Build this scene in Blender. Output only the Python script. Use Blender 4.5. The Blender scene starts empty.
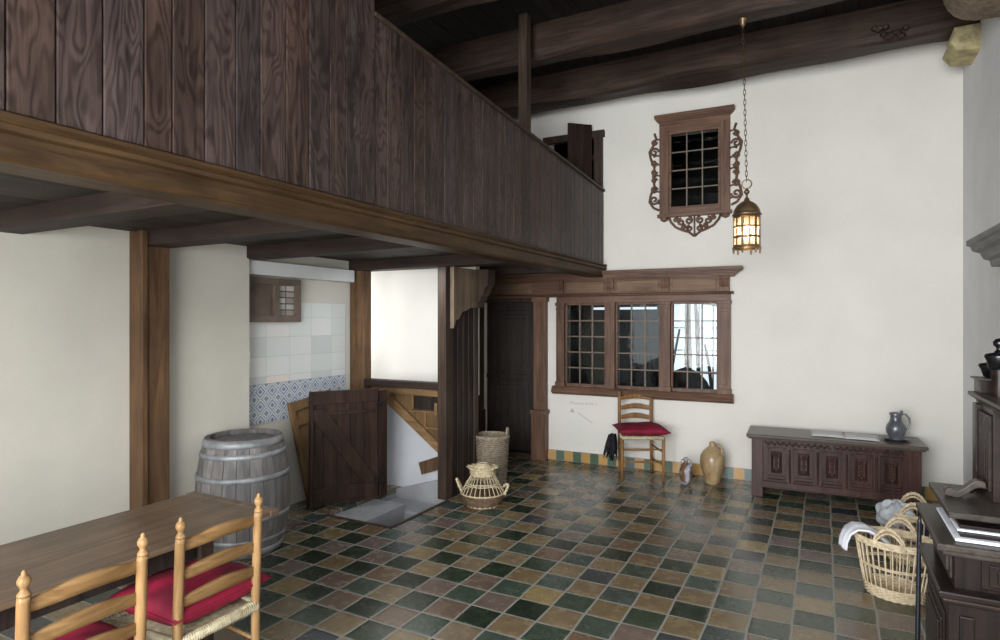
import bpy, bmesh, math, random
from mathutils import Vector, Matrix
random.seed(7)
S = bpy.context.scene
COL = S.collection
PI = math.pi
R = math.radians

# ------------------------------------------------------------------ materials
def lin(c):
    return tuple(((x/255)/12.92 if x/255 <= 0.04045 else ((x/255+0.055)/1.055)**2.4) for x in c)+(1,)
def newmat(name):
    m = bpy.data.materials.new(name); m.use_nodes = True
    nt = m.node_tree; b = nt.nodes['Principled BSDF']
    return m, nt, b
def N(nt, t, **kw):
    n = nt.nodes.new(t)
    for k, v in kw.items():
        if k in n.inputs: n.inputs[k].default_value = v
        else: setattr(n, k, v)
    return n
def ramp(nt, fac, stops):
    r = nt.nodes.new('ShaderNodeValToRGB')
    e = r.color_ramp.elements
    while len(e) < len(stops): e.new(0.5)
    for i, (p, c) in enumerate(stops):
        e[i].position = p; e[i].color = c if len(c) == 4 else lin(c)
    nt.links.new(fac, r.inputs['Fac'])
    return r.outputs['Color']
def bump(nt, b, h, strength=0.3, dist=0.01):
    bp = N(nt, 'ShaderNodeBump'); bp.inputs['Strength'].default_value = strength; bp.inputs['Distance'].default_value = dist
    nt.links.new(h, bp.inputs['Height']); nt.links.new(bp.outputs['Normal'], b.inputs['Normal'])
def coords(nt, scale=(1, 1, 1)):
    tc = N(nt, 'ShaderNodeTexCoord'); mp = N(nt, 'ShaderNodeMapping')
    mp.inputs['Scale'].default_value = scale
    nt.links.new(tc.outputs['Object'], mp.inputs['Vector'])
    return mp.outputs['Vector']
def noise(nt, vec, scale=5, detail=4, rough=0.55, dist=0):
    n = N(nt, 'ShaderNodeTexNoise'); n.inputs['Scale'].default_value = scale; n.inputs['Detail'].default_value = detail
    n.inputs['Roughness'].default_value = rough; n.inputs['Distortion'].default_value = dist
    nt.links.new(vec, n.inputs['Vector']); return n.outputs['Fac']
def mixc(nt, a, b_, fac, mode='MIX'):
    m = nt.nodes.new('ShaderNodeMix'); m.data_type = 'RGBA'; m.blend_type = mode
    for s, v in ((m.inputs[6], a), (m.inputs[7], b_), (m.inputs[0], fac)):
        if hasattr(v, 'is_linked') or isinstance(v, bpy.types.NodeSocket): nt.links.new(v, s)
        else: s.default_value = v
    return m.outputs[2]

def wood(name, c1, c2, axis='z', rough=0.45, tint=False, sc=1.0, fig=0.0):
    m, nt, b = newmat(name)
    s = {'x': (1.2, 18, 18), 'y': (18, 1.2, 18), 'z': (18, 18, 1.2)}[axis]
    s = tuple(v*sc for v in s)
    vec = coords(nt, s)
    if tint:                                            # every plank has its own stretch of grain
        at0 = N(nt, 'ShaderNodeAttribute', attribute_name='tint')
        vm = N(nt, 'ShaderNodeVectorMath', operation='MULTIPLY_ADD')
        nt.links.new(at0.outputs['Color'], vm.inputs[0]); vm.inputs[1].default_value = (37, 37, 37)
        nt.links.new(vec, vm.inputs[2]); vec = vm.outputs[0]
    n1 = noise(nt, vec, 1.0, 6, 0.6, 1.2)
    col = ramp(nt, n1, [(0.32, c1), (0.68, c2)])
    n2 = noise(nt, coords(nt, (2, 2, 2)), 1.4, 3)
    sh = ramp(nt, n2, [(0.3, (0.72, 0.72, 0.72, 1)), (0.7, (1.12, 1.1, 1.08, 1))])
    col = mixc(nt, col, sh, 1.0, 'MULTIPLY')
    if fig:                                             # silver figure of quarter-sawn oak
        fs = {'x': (1.1, 5, 5), 'y': (5, 1.1, 5), 'z': (7.5, 7.5, 1.9)}[axis]
        fv = coords(nt, fs)
        if tint:
            vm2 = N(nt, 'ShaderNodeVectorMath', operation='MULTIPLY_ADD')
            nt.links.new(at0.outputs['Color'], vm2.inputs[0]); vm2.inputs[1].default_value = (53, 53, 53)
            nt.links.new(fv, vm2.inputs[2]); fv = vm2.outputs[0]
        nn = noise(nt, fv, 1.0, 2, 0.45, 0.3)
        w = math_n(nt, 'SINE', math_n(nt, 'MULTIPLY', nn, 85.0))
        fine = noise(nt, fv, 3.0, 4, 0.6)
        w = math_n(nt, 'ADD', math_n(nt, 'MULTIPLY', w, 0.32), fine)
        fg = ramp(nt, w, [(0.15, (0.50, 0.48, 0.47, 1)), (0.62, (1.16, 1.15, 1.14, 1))])
        col = mixc(nt, col, fg, fig, 'MULTIPLY')
    if tint:
        at = N(nt, 'ShaderNodeAttribute', attribute_name='tint')
        col = mixc(nt, col, at.outputs['Color'], 1.0, 'MULTIPLY')
    nt.links.new(col, b.inputs['Base Color']); b.inputs['Roughness'].default_value = rough
    b.inputs['Specular IOR Level'].default_value = 0.2
    bump(nt, b, n1, 0.25, 0.004)
    return m

def plaster(name, c, var=0.05, rough=0.9):
    m, nt, b = newmat(name)
    n = noise(nt, coords(nt), 1.3, 5, 0.55)
    d = tuple(int(x*(1-var)) for x in c)
    nt.links.new(ramp(nt, n, [(0.35, d), (0.65, c)]), b.inputs['Base Color'])
    b.inputs['Roughness'].default_value = rough; b.inputs['Specular IOR Level'].default_value = 0.15
    n2 = noise(nt, coords(nt), 9, 4, 0.5); bump(nt, b, n2, 0.15, 0.01)
    return m

def plain(name, c, rough=0.5, metal=0.0, var=0.12, ns=12, bs=0.15, spec=0.5):
    m, nt, b = newmat(name)
    n = noise(nt, coords(nt), ns, 4)
    d = tuple(int(x*(1-var)) for x in c); e = tuple(min(255, int(x*(1+var*0.5))) for x in c)
    nt.links.new(ramp(nt, n, [(0.3, d), (0.7, e)]), b.inputs['Base Color'])
    b.inputs['Roughness'].default_value = rough; b.inputs['Metallic'].default_value = metal
    b.inputs['Specular IOR Level'].default_value = spec
    if bs: bump(nt, b, n, bs, 0.004)
    return m

def emis(name, c, s):
    m, nt, b = newmat(name)
    b.inputs['Base Color'].default_value = lin(c); b.inputs['Emission Color'].default_value = lin(c); b.inputs['Emission Strength'].default_value = s
    return m

def wicker(name, c1, c2, u=60, v=90):
    m, nt, b = newmat(name)
    n = noise(nt, coords(nt), 35, 3)
    col = ramp(nt, n, [(0.3, c1), (0.7, c2)])
    nt.links.new(col, b.inputs['Base Color']); b.inputs['Roughness'].default_value = 0.6
    bump(nt, b, n, 0.4, 0.004)
    return m

TS = 0.20987; TX0, TY0 = 0.0547, 3.721
def math_n(nt, op, a, b_=None, c_=None):
    m = nt.nodes.new('ShaderNodeMath'); m.operation = op
    for i, v in enumerate((a, b_, c_)):
        if v is None: continue
        if isinstance(v, (int, float)): m.inputs[i].default_value = v
        else: nt.links.new(v, m.inputs[i])
    return m.outputs[0]
def floor_mat():
    m, nt, b = newmat('glazed floor tiles')
    tc = N(nt, 'ShaderNodeTexCoord')
    wob = N(nt, 'ShaderNodeTexNoise'); wob.inputs['Scale'].default_value = 3.0
    nt.links.new(tc.outputs['Object'], wob.inputs['Vector'])
    va = N(nt, 'ShaderNodeVectorMath', operation='MULTIPLY_ADD'); va.inputs[1].default_value = (0.022, 0.022, 0)
    nt.links.new(wob.outputs['Color'], va.inputs[0]); nt.links.new(tc.outputs['Object'], va.inputs[2])
    sp = N(nt, 'ShaderNodeSeparateXYZ'); nt.links.new(va.outputs[0], sp.inputs[0])
    gx = math_n(nt, 'DIVIDE', math_n(nt, 'SUBTRACT', sp.outputs[0], TX0+0.011), TS)
    gy = math_n(nt, 'DIVIDE', math_n(nt, 'SUBTRACT', sp.outputs[1], TY0+0.011), TS)
    ix = math_n(nt, 'FLOOR', gx); iy = math_n(nt, 'FLOOR', gy)
    fx = math_n(nt, 'SUBTRACT', gx, ix); fy = math_n(nt, 'SUBTRACT', gy, iy)
    ex = math_n(nt, 'MINIMUM', fx, math_n(nt, 'SUBTRACT', 1.0, fx)); ey = math_n(nt, 'MINIMUM', fy, math_n(nt, 'SUBTRACT', 1.0, fy))
    e = math_n(nt, 'MINIMUM', ex, ey)
    par = math_n(nt, 'MODULO', math_n(nt, 'ADD', math_n(nt, 'ADD', ix, iy), 1000), 2)    # 1 -> green
    cb = N(nt, 'ShaderNodeCombineXYZ'); nt.links.new(ix, cb.inputs[0]); nt.links.new(iy, cb.inputs[1])
    wn = N(nt, 'ShaderNodeTexWhiteNoise', noise_dimensions='3D'); nt.links.new(cb.outputs[0], wn.inputs['Vector'])
    green = ramp(nt, wn.outputs['Value'], [(0.0, (30, 44, 33)), (0.3, (42, 56, 40)), (0.55, (54, 68, 52)), (0.8, (70, 84, 76)), (1.0, (58, 60, 66))])
    tan = ramp(nt, wn.outputs['Value'], [(0.0, (118, 102, 72)), (0.3, (126, 110, 84)), (0.5, (108, 88, 68)), (0.72, (112, 100, 94)), (0.88, (146, 128, 84)), (1.0, (100, 84, 78))])
    base = mixc(nt, tan, green, par)
    mo = noise(nt, coords(nt), 12, 3, 0.5)
    base = mixc(nt, base, ramp(nt, mo, [(0.25, (0.78, 0.78, 0.77, 1)), (0.75, (1.18, 1.16, 1.12, 1))]), 1.0, 'MULTIPLY')
    grout = ramp(nt, e, [(0.020, (0, 0, 0, 1)), (0.034, (1, 1, 1, 1))])
    col = mixc(nt, lin((146, 144, 137)), base, grout)
    nt.links.new(col, b.inputs['Base Color'])
    rg = math_n(nt, 'ADD', math_n(nt, 'MULTIPLY', mo, 0.20), 0.16)
    rr = math_n(nt, 'ADD', rg, math_n(nt, 'MULTIPLY', math_n(nt, 'SUBTRACT', 1.0, grout), 0.4))
    nt.links.new(rr, b.inputs['Roughness'])
    b.inputs['Specular IOR Level'].default_value = 0.85
    # each tile tilts a little and its edges are rounded
    h = ramp(nt, e, [(0.015, (0, 0, 0, 1)), (0.09, (1, 1, 1, 1))])
    h2 = math_n(nt, 'ADD', h, math_n(nt, 'MULTIPLY', mo, 0.12))
    bump(nt, b, h2, 0.3, 0.004)
    return m
def cell_mat(name, size, colors, grout, gw=0.03, rough=0.3, dims='yz', var=0.1, off=(0, 0), dia=False):
    """rectangular wall tiles laid in the plane given by dims"""
    m, nt, b = newmat(name)
    tc = N(nt, 'ShaderNodeTexCoord'); sp = N(nt, 'ShaderNodeSeparateXYZ'); nt.links.new(tc.outputs['Object'], sp.inputs[0])
    ax = {'x': 0, 'y': 1, 'z': 2}
    g = [math_n(nt, 'ADD', math_n(nt, 'DIVIDE', sp.outputs[ax[d]], size[i]), off[i]+100) for i, d in enumerate(dims)]
    fl = [math_n(nt, 'FLOOR', q) for q in g]
    fr = [math_n(nt, 'SUBTRACT', q, f) for q, f in zip(g, fl)]
    ed = [math_n(nt, 'MULTIPLY', math_n(nt, 'MINIMUM', f, math_n(nt, 'SUBTRACT', 1.0, f)), size[i]/size[0]) for i, f in enumerate(fr)]
    e = math_n(nt, 'MINIMUM', ed[0], ed[1])
    cb = N(nt, 'ShaderNodeCombineXYZ'); nt.links.new(fl[0], cb.inputs[0]); nt.links.new(fl[1], cb.inputs[1])
    wn = N(nt, 'ShaderNodeTexWhiteNoise', noise_dimensions='3D'); nt.links.new(cb.outputs[0], wn.inputs['Vector'])
    if colors == 'alt':
        par = math_n(nt, 'MODULO', fl[0], 2)
        a = ramp(nt, wn.outputs['Value'], [(0, (176, 140, 78)), (0.6, (196, 152, 92)), (1, (186, 158, 122))])
        c = ramp(nt, wn.outputs['Value'], [(0, (70, 92, 72)), (0.6, (92, 112, 96)), (1, (96, 112, 112))])
        base = mixc(nt, a, c, par)
    else:
        base = ramp(nt, wn.outputs['Value'], colors)
    if dia:   # blue painted lozenges with a dot and corner florets
        cx = math_n(nt, 'ABSOLUTE', math_n(nt, 'SUBTRACT', fr[0], 0.5)); cy = math_n(nt, 'ABSOLUTE', math_n(nt, 'SUBTRACT', fr[1], 0.5))
        dd = math_n(nt, 'ADD', cx, cy)
        l1 = math_n(nt, 'LESS_THAN', math_n(nt, 'ABSOLUTE', math_n(nt, 'SUBTRACT', dd, 0.36)), 0.055)
        l2 = math_n(nt, 'LESS_THAN', dd, 0.17)
        l3 = math_n(nt, 'GREATER_THAN', dd, 0.80)
        l4 = math_n(nt, 'LESS_THAN', math_n(nt, 'ABSOLUTE', math_n(nt, 'SUBTRACT', dd, 0.6)), 0.03)
        k = math_n(nt, 'MINIMUM', math_n(nt, 'ADD', math_n(nt, 'ADD', l1, l2), math_n(nt, 'ADD', l3, l4)), 1.0)
        sm = noise(nt, coords(nt), 60, 3)
        k = math_n(nt, 'MULTIPLY', k, math_n(nt, 'ADD', math_n(nt, 'MULTIPLY', sm, 0.9), 0.35))
        base = mixc(nt, base, lin((74, 92, 128)), k)
    gr = ramp(nt, e, [(gw*0.6, (0, 0, 0, 1)), (gw, (1, 1, 1, 1))])
    nt.links.new(mixc(nt, lin(grout), base, gr), b.inputs['Base Color']); b.inputs['Roughness'].default_value = rough
    bump(nt, b, gr, 0.2, 0.002)
    return m

def glass_mat(name, fac=0.022, tint=(235, 240, 238)):
    m = bpy.data.materials.new(name); m.use_nodes = True; nt = m.node_tree; nt.nodes.clear()
    o = N(nt, 'ShaderNodeOutputMaterial'); mx = N(nt, 'ShaderNodeMixShader'); t = N(nt, 'ShaderNodeBsdfTransparent'); g = N(nt, 'ShaderNodeBsdfGlossy')
    t.inputs[0].default_value = lin(tint); g.inputs['Roughness'].default_value = 0.03
    vec = coords(nt, (6, 6, 6)); n = noise(nt, vec, 1.5, 2); bp = N(nt, 'ShaderNodeBump'); bp.inputs['Strength'].default_value = 0.08; bp.inputs['Distance'].default_value = 0.01
    nt.links.new(n, bp.inputs['Height']); nt.links.new(bp.outputs[0], g.inputs['Normal'])
    mx.inputs[0].default_value = fac
    nt.links.new(t.outputs[0], mx.inputs[1]); nt.links.new(g.outputs[0], mx.inputs[2]); nt.links.new(mx.outputs[0], o.inputs[0])
    return m

M = dict(
    wall=plaster('white lime plaster', (228, 225, 217), 0.03),
    wall_left=plaster('shaded white plaster', (198, 194, 182), 0.06),  # white plaster darkened in colour to stand in for weaker light
    wall_r=plaster('grey white plaster', (228, 228, 228), 0.05),
    plank=wood('quarter sawn oak planks', (50, 40, 38), (84, 70, 65), 'z', 0.42, tint=True, fig=0.85),
    fascia=wood('golden brown oak beam', (50, 36, 22), (82, 62, 40), 'y', 0.5),
    joist=wood('dark brown oak joist', (40, 32, 29), (60, 48, 42), 'x', 0.6),
    board_y=wood('grey brown ceiling boards', (44, 38, 34), (68, 60, 53), 'y', 0.65, tint=True),
    roofboard=wood('dark roof boards', (26, 22, 20), (46, 40, 36), 'y', 0.7, tint=True),
    beamx=wood('dark roof beam oak', (40, 31, 27), (72, 57, 48), 'x', 0.6),
    post=wood('brown oak post', (74, 54, 38), (112, 86, 62), 'z', 0.55),
    dpost=wood('dark oak post', (48, 38, 32), (78, 64, 54), 'z', 0.5),
    dplank=wood('dark stained planks', (38, 30, 27), (66, 53, 47), 'z', 0.45, tint=True),
    bracket=wood('weathered oak bracket', (98, 84, 70), (136, 120, 102), 'z', 0.7),
    gate=wood('dark brown gate oak', (34, 25, 21), (62, 45, 37), 'z', 0.5, tint=True),
    door=wood('near black oak door', (34, 28, 26), (58, 50, 45), 'z', 0.5),
    frame=wood('reddish brown oak', (84, 62, 50), (124, 96, 80), 'x', 0.42),
    framez=wood('reddish brown oak upright', (84, 62, 50), (124, 96, 80), 'z', 0.42),
    paneloak=wood('mid brown oak panel', (100, 78, 60), (138, 112, 90), 'x', 0.5),
    chest=wood('dark carved oak', (52, 36, 33), (84, 62, 57), 'z', 0.36),
    chesttop=wood('dark polished oak top', (72, 64, 58), (102, 94, 86), 'x', 0.28),
    cab=wood('near black polished oak', (16, 12, 11), (36, 25, 22), 'z', 0.32),
    cabx=wood('near black polished oak moulding', (20, 15, 13), (42, 30, 26), 'x', 0.3),
    cabtop=wood('greyed oak top', (48, 43, 38), (70, 64, 58), 'y', 0.35),
    honey=wood('honey coloured ash', (128, 98, 62), (172, 138, 96), 'z', 0.36, sc=1.6),
    honeyx=wood('honey coloured ash slat', (118, 88, 54), (160, 126, 84), 'x', 0.36, sc=1.2),
    honeyd=wood('brown varnished ash', (112, 80, 48), (162, 122, 78), 'z', 0.4, sc=1.6),
    table=wood('brown elm table top', (82, 66, 52), (124, 104, 86), 'y', 0.35),
    tan=wood('tan pine', (100, 78, 52), (132, 106, 74), 'z', 0.55),
    tanx=wood('tan pine stringer', (112, 86, 58), (150, 120, 86), 'x', 0.55),
    barrel=wood('grey weathered barrel oak', (100, 98, 98), (140, 136, 134), 'z', 0.6, tint=True),
    hoop=plain('galvanised hoop', (150, 152, 154), 0.55, 0.35, 0.25, 9),
    velvet=plain('crimson velvet', (128, 8, 44), 0.75, 0, 0.3, 7, 0.2),
    rush=wicker('rush', (150, 138, 108), (206, 196, 166)),
    wick=wicker('pale willow', (180, 160, 128), (220, 204, 174)),
    wickg=wicker('grey willow', (116, 104, 88), (168, 154, 134)),
    wickb=wicker('brown willow', (84, 66, 50), (124, 100, 78)),
    wickw=wicker('cream willow', (178, 162, 128), (220, 206, 172)),
    black=plain('black lacquered wood', (14, 14, 16), 0.22, 0, 0.1, 8, 0.05),
    iron=plain('dark blue grey iron', (52, 56, 64), 0.4, 0.7, 0.2, 20),
    pewter=plain('pewter', (120, 124, 130), 0.32, 0.5, 0.25, 8, 0.1),
    brass=plain('aged brass', (138, 114, 86), 0.38, 0.75, 0.3, 14, 0.2),
    chain=plain('dark brass chain', (84, 70, 46), 0.45, 0.8, 0.3, 30),
    cloth=plain('white linen', (226, 228, 234), 0.9, 0, 0.06, 10, 0.3, 0.1),
    clothg=plain('grey white linen', (176, 180, 184), 0.9, 0, 0.2, 12, 0.4, 0.1),
    paper=plain('paper', (200, 202, 202), 0.6, 0, 0.05, 5, 0),
    greybrown=plain('grey brown painted wood', (104, 90, 78), 0.6, 0, 0.15, 8),
    stone=plain('pale sandstone', (176, 164, 126), 0.85, 0, 0.25, 12, 0.6, 0.2),
    greywood=wood('grey painted chimney cornice', (96, 96, 96), (134, 134, 132), 'y', 0.5),
    jugcream=None, jugblue=None,
    darkcloth=plain('dark grey wool', (44, 44, 48), 0.95, 0, 0.3, 40, 0.3, 0.1),
    lintel=plaster('painted lintel', (214, 216, 214), 0.08, 0.6),
    mint=plain('red brown wall paint', (196, 182, 182), 0.9, 0, 0.1, 60, 0),
    switch=plain('white switch plastic', (225, 225, 218), 0.4),
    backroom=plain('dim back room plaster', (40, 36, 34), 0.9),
    curtain=plain('grey brown curtain cloth', (52, 49, 49), 0.9, 0, 0.3, 5, 0.2, 0.1),
    blue=plain('dark blue glass', (40, 58, 80), 0.3),
    brick=None, bulb=emis('lamp bulb', (255, 226, 178), 30), day=emis('daylight pane', (235, 242, 255), 1.35),
    horn=None,
    lead=plain('leaded bars', (112, 98, 84), 0.5, 0.1, 0.15, 20),
    glass=glass_mat('old window glass'),
    pitw=plaster('cellar plaster', (206, 208, 212), 0.1),
    pitg=plaster('dusty and shaded cellar plaster', (168, 170, 172), 0.25),  # dusty grey of the pit, also the shaded tone of the lower wall
)
M['floor'] = floor_mat()
M['skirt'] = cell_mat('skirting tiles', (0.105, 0.12), 'alt', (150, 146, 136), 0.03, 0.3, 'xz')
M['whitetile'] = cell_mat('white wall tiles', (0.265, 0.17), [(0, (188, 192, 188)), (0.55, (204, 207, 202)), (0.93, (208, 208, 204)), (1, (216, 200, 190))], (172, 174, 168), 0.008, 0.3)
M['bluetile'] = cell_mat('blue and white tiles', (0.128, 0.128), [(0, (178, 184, 188)), (1, (196, 200, 200))], (150, 152, 150), 0.02, 0.3, off=(0, 0.2), dia=True)
M['brick'] = cell_mat('pale bricks', (0.12, 0.055), [(0, (120, 112, 104)), (0.5, (160, 154, 146)), (1, (186, 182, 176))], (88, 82, 76), 0.06, 0.9)
def jug_mat(name, c1, c2, lo, hi, sc):
    m, nt, b = newmat(name)
    n = noise(nt, coords(nt), sc, 3, 0.5, 0.6)
    nt.links.new(ramp(nt, n, [(lo, c1), (hi, c2)]), b.inputs['Base Color']); b.inputs['Roughness'].default_value = 0.28
    return m
M['jugcream'] = jug_mat('salt glazed stoneware', (140, 112, 76), (184, 164, 128), 0.36, 0.62, 5)
M['jugblue'] = jug_mat('brown and white glaze', (104, 78, 60), (178, 182, 192), 0.44, 0.54, 7)
def horn_mat():
    m = bpy.data.materials.new('amber horn pane'); m.use_nodes = True; nt = m.node_tree; nt.nodes.clear()
    o = N(nt, 'ShaderNodeOutputMaterial'); mx = N(nt, 'ShaderNodeMixShader'); t = N(nt, 'ShaderNodeBsdfTranslucent'); g = N(nt, 'ShaderNodeBsdfTransparent')
    t.inputs[0].default_value = lin((252, 232, 200)); g.inputs[0].default_value = lin((252, 236, 208)); mx.inputs[0].default_value = 0.5
    nt.links.new(t.outputs[0], mx.inputs[1]); nt.links.new(g.outputs[0], mx.inputs[2]); nt.links.new(mx.outputs[0], o.inputs[0]); return m
M['horn'] = horn_mat()

# ------------------------------------------------------------------ mesh builder
class MB:
    def __init__(s, mat=None):
        s.bm = bmesh.new(); s.X = mat or Matrix.Identity(4); s.tints = []
        s.lay = s.bm.loops.layers.float_color.new('tint'); s.t = (1, 1, 1, 1); s.sm = False
    def tint(s, lo=0.75, hi=1.15, warm=0.06):
        v = random.uniform(lo, hi); w = random.uniform(-warm, warm); s.t = (v*(1+w), v, v*(1-w), 1)
    def face(s, vs):
        try: f = s.bm.faces.new(vs)
        except ValueError: return
        f.smooth = s.sm
        for l in f.loops: l[s.lay] = s.t
        return f
    def v(s, p): return s.bm.verts.new(s.X @ Vector(p))
    def box(s, a, b, rot=None, taper=None):
        x0, y0, z0 = a; x1, y1, z1 = b
        ps = [(x0, y0, z0), (x1, y0, z0), (x1, y1, z0), (x0, y1, z0), (x0, y0, z1), (x1, y0, z1), (x1, y1, z1), (x0, y1, z1)]
        if taper:   # shrink the top towards the centre
            cx, cy = (x0+x1)/2, (y0+y1)/2
            ps = ps[:4]+[(cx+(p[0]-cx)*taper, cy+(p[1]-cy)*taper, p[2]) for p in ps[4:]]
        if rot:
            c = Vector(((x0+x1)/2, (y0+y1)/2, (z0+z1)/2)); ps = [c+rot @ (Vector(p)-c) for p in ps]
        vs = [s.v(p) for p in ps]
        for q in ((0, 3, 2, 1), (4, 5, 6, 7), (0, 1, 5, 4), (1, 2, 6, 5), (2, 3, 7, 6), (3, 0, 4, 7)): s.face([vs[i] for i in q])
        return s
    def prism(s, poly, axis, a, b):
        """poly in the two axes other than axis (in xyz order), from a to b"""
        def P(u, v, w): return {'x': (w, u, v), 'y': (u, w, v), 'z': (u, v, w)}[axis]
        A = [s.v(P(u, v, a)) for u, v in poly]; B = [s.v(P(u, v, b)) for u, v in poly]
        n = len(poly); s.face(A[::-1]); s.face(B)
        for i in range(n): s.face([A[i], A[(i+1) % n], B[(i+1) % n], B[i]])
        return s
    def tube(s, pts, r, n=8, closed=False, flat=None, cap=True):
        pts = [Vector(p) for p in pts]; m = len(pts); rings = []
        rr = r if isinstance(r, (list, tuple)) else [r]*m
        up = None; s.sm = True
        for i, p in enumerate(pts):
            a = pts[(i-1) % m] if (closed or i > 0) else p; b = pts[(i+1) % m] if (closed or i < m-1) else p
            t = (b-a).normalized()
            if up is None:
                up = Vector((0, 0, 1)) if abs(t.z) < 0.9 else Vector((1, 0, 0))
                if flat: up = Vector(flat)
            if flat: up = Vector(flat)
            u = (up-t*up.dot(t)).normalized() if (up-t*up.dot(t)).length > 1e-6 else t.orthogonal().normalized()
            w = t.cross(u); up = u
            ku = 1.0
            rings.append([s.v(p+rr[i]*(math.cos(2*PI*k/n)*u*ku+math.sin(2*PI*k/n)*w)) for k in range(n)])
        for i in range(m if closed else m-1):
            A, B = rings[i], rings[(i+1) % m]
            for k in range(n): s.face([A[k], A[(k+1) % n], B[(k+1) % n], B[k]])
        if cap and not closed: s.face(rings[0][::-1]); s.face(rings[-1])
        s.sm = False
        return s
    def lathe(s, prof, c=(0, 0, 0), n=24, sx=1, sy=1, smooth=True, tilt=None, cap=True):
        c = Vector(c); rings = []; s.sm = smooth
        for r, z in prof:
            ring = []
            for k in range(n):
                a = 2*PI*k/n; p = Vector((r*math.cos(a)*sx, r*math.sin(a)*sy, z))
                if tilt: p = tilt @ p
                ring.append(s.v(c+p))
            rings.append(ring)
        for A, B in zip(rings, rings[1:]):
            for k in range(n): s.face([A[k], A[(k+1) % n], B[(k+1) % n], B[k]])
        s.sm = False
        if cap and prof[0][0] > 1e-4: s.face(rings[0][::-1])
        if cap and prof[-1][0] > 1e-4: s.face(rings[-1])
        return s
    def grid(s, fn, nu, nv, closed_u=False, smooth=True):
        s.sm = smooth
        V = [[s.v(fn(i/nu, j/nv)) for j in range(nv+1)] for i in range(nu if closed_u else nu+1)]
        L = len(V)
        for i in range(nu):
            for j in range(nv): s.face([V[i][j], V[(i+1) % L][j], V[(i+1) % L][j+1], V[i][j+1]])
        s.sm = False
        return s
    def build(s, name, mat, parent=None, bevel=0, solid=0):
        bmesh.ops.remove_doubles(s.bm, verts=s.bm.verts, dist=1e-6)
        bmesh.ops.recalc_face_normals(s.bm, faces=s.bm.faces)
        me = bpy.data.meshes.new(name); s.bm.to_mesh(me); s.bm.free()
        me.materials.append(M[mat] if isinstance(mat, str) else mat)
        o = bpy.data.objects.new(name, me); COL.objects.link(o)
        if parent: o.parent = parent
        if solid:
            md = o.modifiers.new('solid', 'SOLIDIFY'); md.thickness = solid; md.offset = 0
        if bevel:
            md = o.modifiers.new('bevel', 'BEVEL'); md.width = bevel; md.segments = 2; md.limit_method = 'ANGLE'; md.angle_limit = R(40)
        return o
def tag(o, label, cat, group=None):
    o['label'] = label; o['category'] = cat
    if group: o['group'] = group
    return o
def struct(o): o['kind'] = 'structure'; return o
def thing(name, label, cat, loc=(0, 0, 0), rz=0, group=None):
    o = bpy.data.objects.new(name, None); COL.objects.link(o); o.empty_display_size = 0.1
    o.location = loc; o.rotation_euler = (0, 0, rz)
    return tag(o, label, cat, group)
def copy_tree(o, parent=None, loc=None, rz=None, label=None):
    c = o.copy(); COL.objects.link(c); c.parent = parent
    if loc is not None: c.location = loc
    if rz is not None: c.rotation_euler = (0, 0, rz)
    if label: c['label'] = label
    for ch in [k for k in bpy.data.objects if k.parent == o]: copy_tree(ch, c)
    return c

# ------------------------------------------------------------------ the room shell
XL, XT, XR = -4.14, -4.28, 1.13        # left wall, tiled recess wall, right wall
YF = -2.2                              # the near end of what is built
WT = R(2.0)                            # the back wall is two degrees out of square
WM = Matrix.Translation((0, 6.89, 0)) @ Matrix.Rotation(WT, 4, 'Z')   # back wall frame: x along it, -y into the room
GZ = 2.18                              # underside of the gallery joists
CZ = 4.40                              # underside of the roof boards

b = MB()
hx0, hx1, hy0, hy1 = -3.80, -3.10, 3.94, 4.95
for (a, c) in (((-4.9, YF), (1.4, hy0)), ((-4.9, hy0), (hx0, hy1)), ((hx1, hy0), (1.4, hy1)), ((-4.9, hy1), (1.4, 7.3))):
    b.box((a[0], a[1], -0.06), (c[0], c[1], 0.0))
struct(b.build('floor', 'floor'))

def holed(b, x0, x1, z0, z1, y0, y1, holes):
    xs = sorted({x0, x1}|{h[0] for h in holes}|{h[1] for h in holes}); zs = sorted({z0, z1}|{h[2] for h in holes}|{h[3] for h in holes})
    for i in range(len(xs)-1):
        for j in range(len(zs)-1):
            cx, cz = (xs[i]+xs[i+1])/2, (zs[j]+zs[j+1])/2
            if any(h[0] < cx < h[1] and h[2] < cz < h[3] for h in holes): continue
            b.box((xs[i], y0, zs[j]), (xs[i+1], y1, zs[j+1]))
WINS = [(-2.72, -2.22), (-2.11, -1.60), (-1.49, -0.99)]
b = MB(WM)
holes = [(x0, x1, 0.90, 1.88) for x0, x1 in WINS]+[(-1.51, -0.97, 2.90, 3.75), (-3.80, -3.09, 0.0, 1.93), (-2.93, -2.30, 2.40, 3.84)]
holed(b, -4.9, 1.5, 0, CZ+0.1, 0, 0.16, holes)
struct(b.build('wall_back', 'wall'))
# left wall with the tiled recess next to the stair
b = MB(); b.box((XL-0.3, YF, 0), (XL, 3.43, CZ+0.1)); struct(b.build('wall_left', 'wall_left'))
b = MB(); b.box((XT-0.2, 3.43, 0), (XT, 4.90, CZ)); struct(b.build('wall_recess', 'wall_left'))
b = MB(); b.box((XT-0.2, 5.50, 0), (XT+0.2, 7.3, CZ)); struct(b.build('wall_passage', 'dpost'))
b = MB(); b.box((XR, YF, 0), (XR+0.25, 7.4, CZ+0.1)); struct(b.build('wall_right', 'wall_r'))
# roof boards laid from front to back over the cross beams
b = MB()
x = -4.9
while x < 1.4:
    w = random.uniform(0.2, 0.28); b.tint(0.7, 1.1); b.box((x+0.003, YF, CZ), (x+w-0.003, 7.3, CZ+0.04)); x += w
b.box((-4.9, YF, CZ+0.04), (1.5, 7.4, CZ+0.12))
struct(b.build('ceiling', 'roofboard'))

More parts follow.
